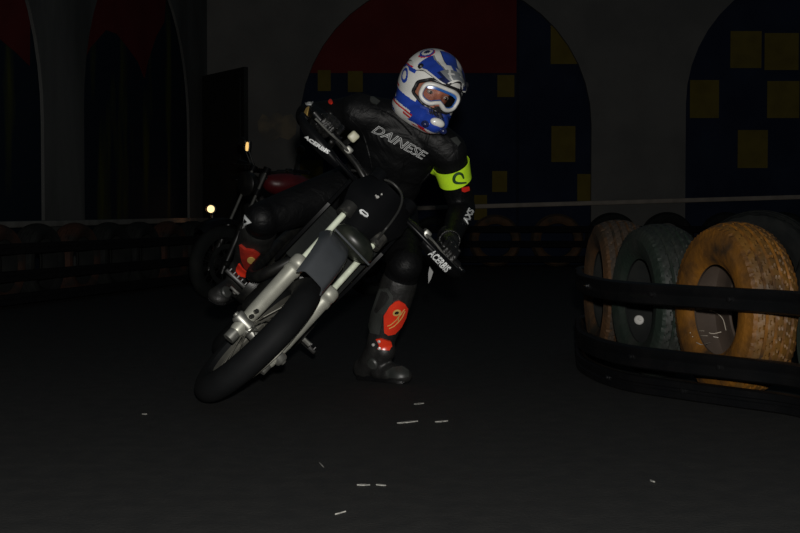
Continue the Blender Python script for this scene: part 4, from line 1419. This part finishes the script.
bpatch('hem_tag', [(461, 187), (467.5, 186.2), (468.2, 190), (464, 191.5), (461.2, 190.5)], bvb, 5.8, M['red'], rider, lift=.004, cuts=1)
# armband round the left upper arm
ua = (elL - shL).normalized()
bm = bmesh.new()
bn = V((.30, .0, .95)).normalized()
ax_ = (ua * -1).lerp(W(452, 181, 5.8) - W(457, 205, 5.85), .0).normalized()
cA = shL.lerp(elL, .37)
rings = []
for j, t in enumerate((-.040, -.02, 0, .02, .040)):
    ring = []
    a_, b_, d_ = frame_from(ua)
    for k in range(40):
        th = 2 * PI * k / 40
        dirv = a_ * math.cos(th) + b_ * math.sin(th)
        sl = dirv.dot(V((1, 0, 0))) * .004
        c = cA + ua * (t - sl)
        h, n, _, dist = bvb.ray_cast(c + dirv * .088, -dirv, .088)
        p = (h + dirv * .005) if h is not None else c + dirv * .066
        ring.append(bm.verts.new(p))
    rings.append(ring)
for j in range(4):
    for k in range(40): bm.faces.new((rings[j][k], rings[j][(k + 1) % 40], rings[j + 1][(k + 1) % 40], rings[j + 1][k]))
bmesh.ops.recalc_face_normals(bm, faces=bm.faces)
bmesh.ops.smooth_vert(bm, verts=bm.verts, factor=.3, use_axis_x=True, use_axis_y=True, use_axis_z=True)
bmesh.ops.solidify(bm, geom=bm.faces[:], thickness=-.003)
arm = obj('armband', bm, M['neon'], rider, loc=PL); arm['label'] = 'neon yellow armband with dark green swirl'
bva = bvh_of(arm)
bm = bmesh.new()
sw = [(463.5, 178.2), (462, 174.6), (458.6, 173.2), (455.2, 175), (453.8, 178.6), (454.6, 181.6), (457.5, 182.9), (461.5, 183), (466, 182.6)]
pts = [on_surface(p.x, p.y, bva, 5.8, .001) for p in catmull([V((u, v, 0)) for u, v in sw], 4)]
N = len(pts)
tube(bm, [p for p, n in pts], [.0022 + .0042 * math.sin(PI * min(1, .12 + .80 * k / (N - 1))) for k in range(N)], 8)
obj('armband_print', bm, M['neon_print'], arm, loc=PL)
# suit seams and padding
bm = bmesh.new()
def seam(bm, pts, d0, r=.004):
    q = [on_surface(p.x, p.y, bvb, d0, .0)[0] for p in catmull([V((u, v, 0)) for u, v in pts], 5)]
    tube(bm, q, r, 6)
for ln_ in ([(372, 108), (385, 112), (400, 122), (412, 135)], [(352, 120), (362, 132), (368, 150), (372, 168)], [(440, 148), (436, 160), (430, 172), (420, 184)], [(405, 160), (402, 175), (398, 188)]):
    seam(bm, ln_, 5.7)
obj('suit_seams', bm, M['leather'], rider, loc=PL)
bpatch('shoulder_pad', [(436, 136), (446, 137), (456, 146), (457, 158), (448, 160), (439, 152)], bvb, 5.7, M['leather'], rider, thick=.010)
bpatch('shoulder_pad', [(345, 100), (358, 95), (370, 98), (369, 110), (356, 117), (346, 112)], bvb, 5.7, M['leather'], rider, thick=.010)

bpatch('shoulder_slider', [(367, 98), (373, 97.5), (380, 102), (377, 105), (372, 103.5)], bvb, 5.75, M['boot_grey'], rider, cuts=1, label='small grey shoulder slider')
bpatch('shoulder_slider', [(450, 139), (456, 137.5), (460, 143), (457, 147), (452, 145)], bvb, 5.75, M['boot_grey'], rider, cuts=1, label='small grey shoulder slider')

# ================================================================== SECOND MOTORCYCLE, parked behind
HBZ = 0.0
p2 = W(220, 250, 10.9); p2.z = WR
moto2 = build_motorcycle(p2, R(-52), R(3), R(10), 'road')

# ================================================================== pale chips on the floor
chips = [((397, 423.5), (418, 421.5), 1.6, 'long pale chip on the floor below the left boot'), ((435, 422.3), (448, 421.2), 1.4, 'second pale chip right of the long one on the floor'), ((414, 404.5), (424, 403.6), 1.4, 'pale chip on the floor nearest the left boot'),
         ((357, 485.5), (370, 485.5), 1.3, 'pale chip on the dark floor in the lower middle'), ((376, 485.3), (386, 486), 1.0, 'thin pale chip right beside the lower middle one'), ((335, 515), (346, 512), .5, 'faint pale chip near the bottom edge'),
         ((319, 463), (324, 468), .9, 'tiny pale chip left of the lower middle ones'), ((142, 414.5), (147, 414.5), .7, 'tiny pale chip far left on the floor'), ((650, 481), (655, 482.5), 1.3, 'tiny pale chip right of centre on the floor'),
         ]
for (a, b2_, w_, lab) in chips:
    def fl_pt(u, v):
        r = ray(u, v); return CP + r * (-CAMH / r.z)
    bm = bmesh.new()
    n = 9; up_, lo2 = [], []
    for k in range(n):
        t = k / (n - 1)
        u, v = a[0] + (b2_[0] - a[0]) * t, a[1] + (b2_[1] - a[1]) * t
        ww = w_ * (.35 + .65 * math.sin(PI * t)) * random.uniform(.6, 1.1) * .42
        up_.append(fl_pt(u, v - ww)); lo2.append(fl_pt(u, v + ww))
    c = fl_pt(*a)
    MI_ = Matrix.Translation((0, 0, .0005))
    prism(bm, [(p.x, p.y) for p in up_] + [(p.x, p.y) for p in reversed(lo2)], .0025, MI_)
    bmesh.ops.recalc_face_normals(bm, faces=bm.faces)
    tag(obj('floor_chip', bm, M['fleck'], smooth=0, loc=V((c.x, c.y, 0))), lab, 'chip', 'pale chips on the floor')
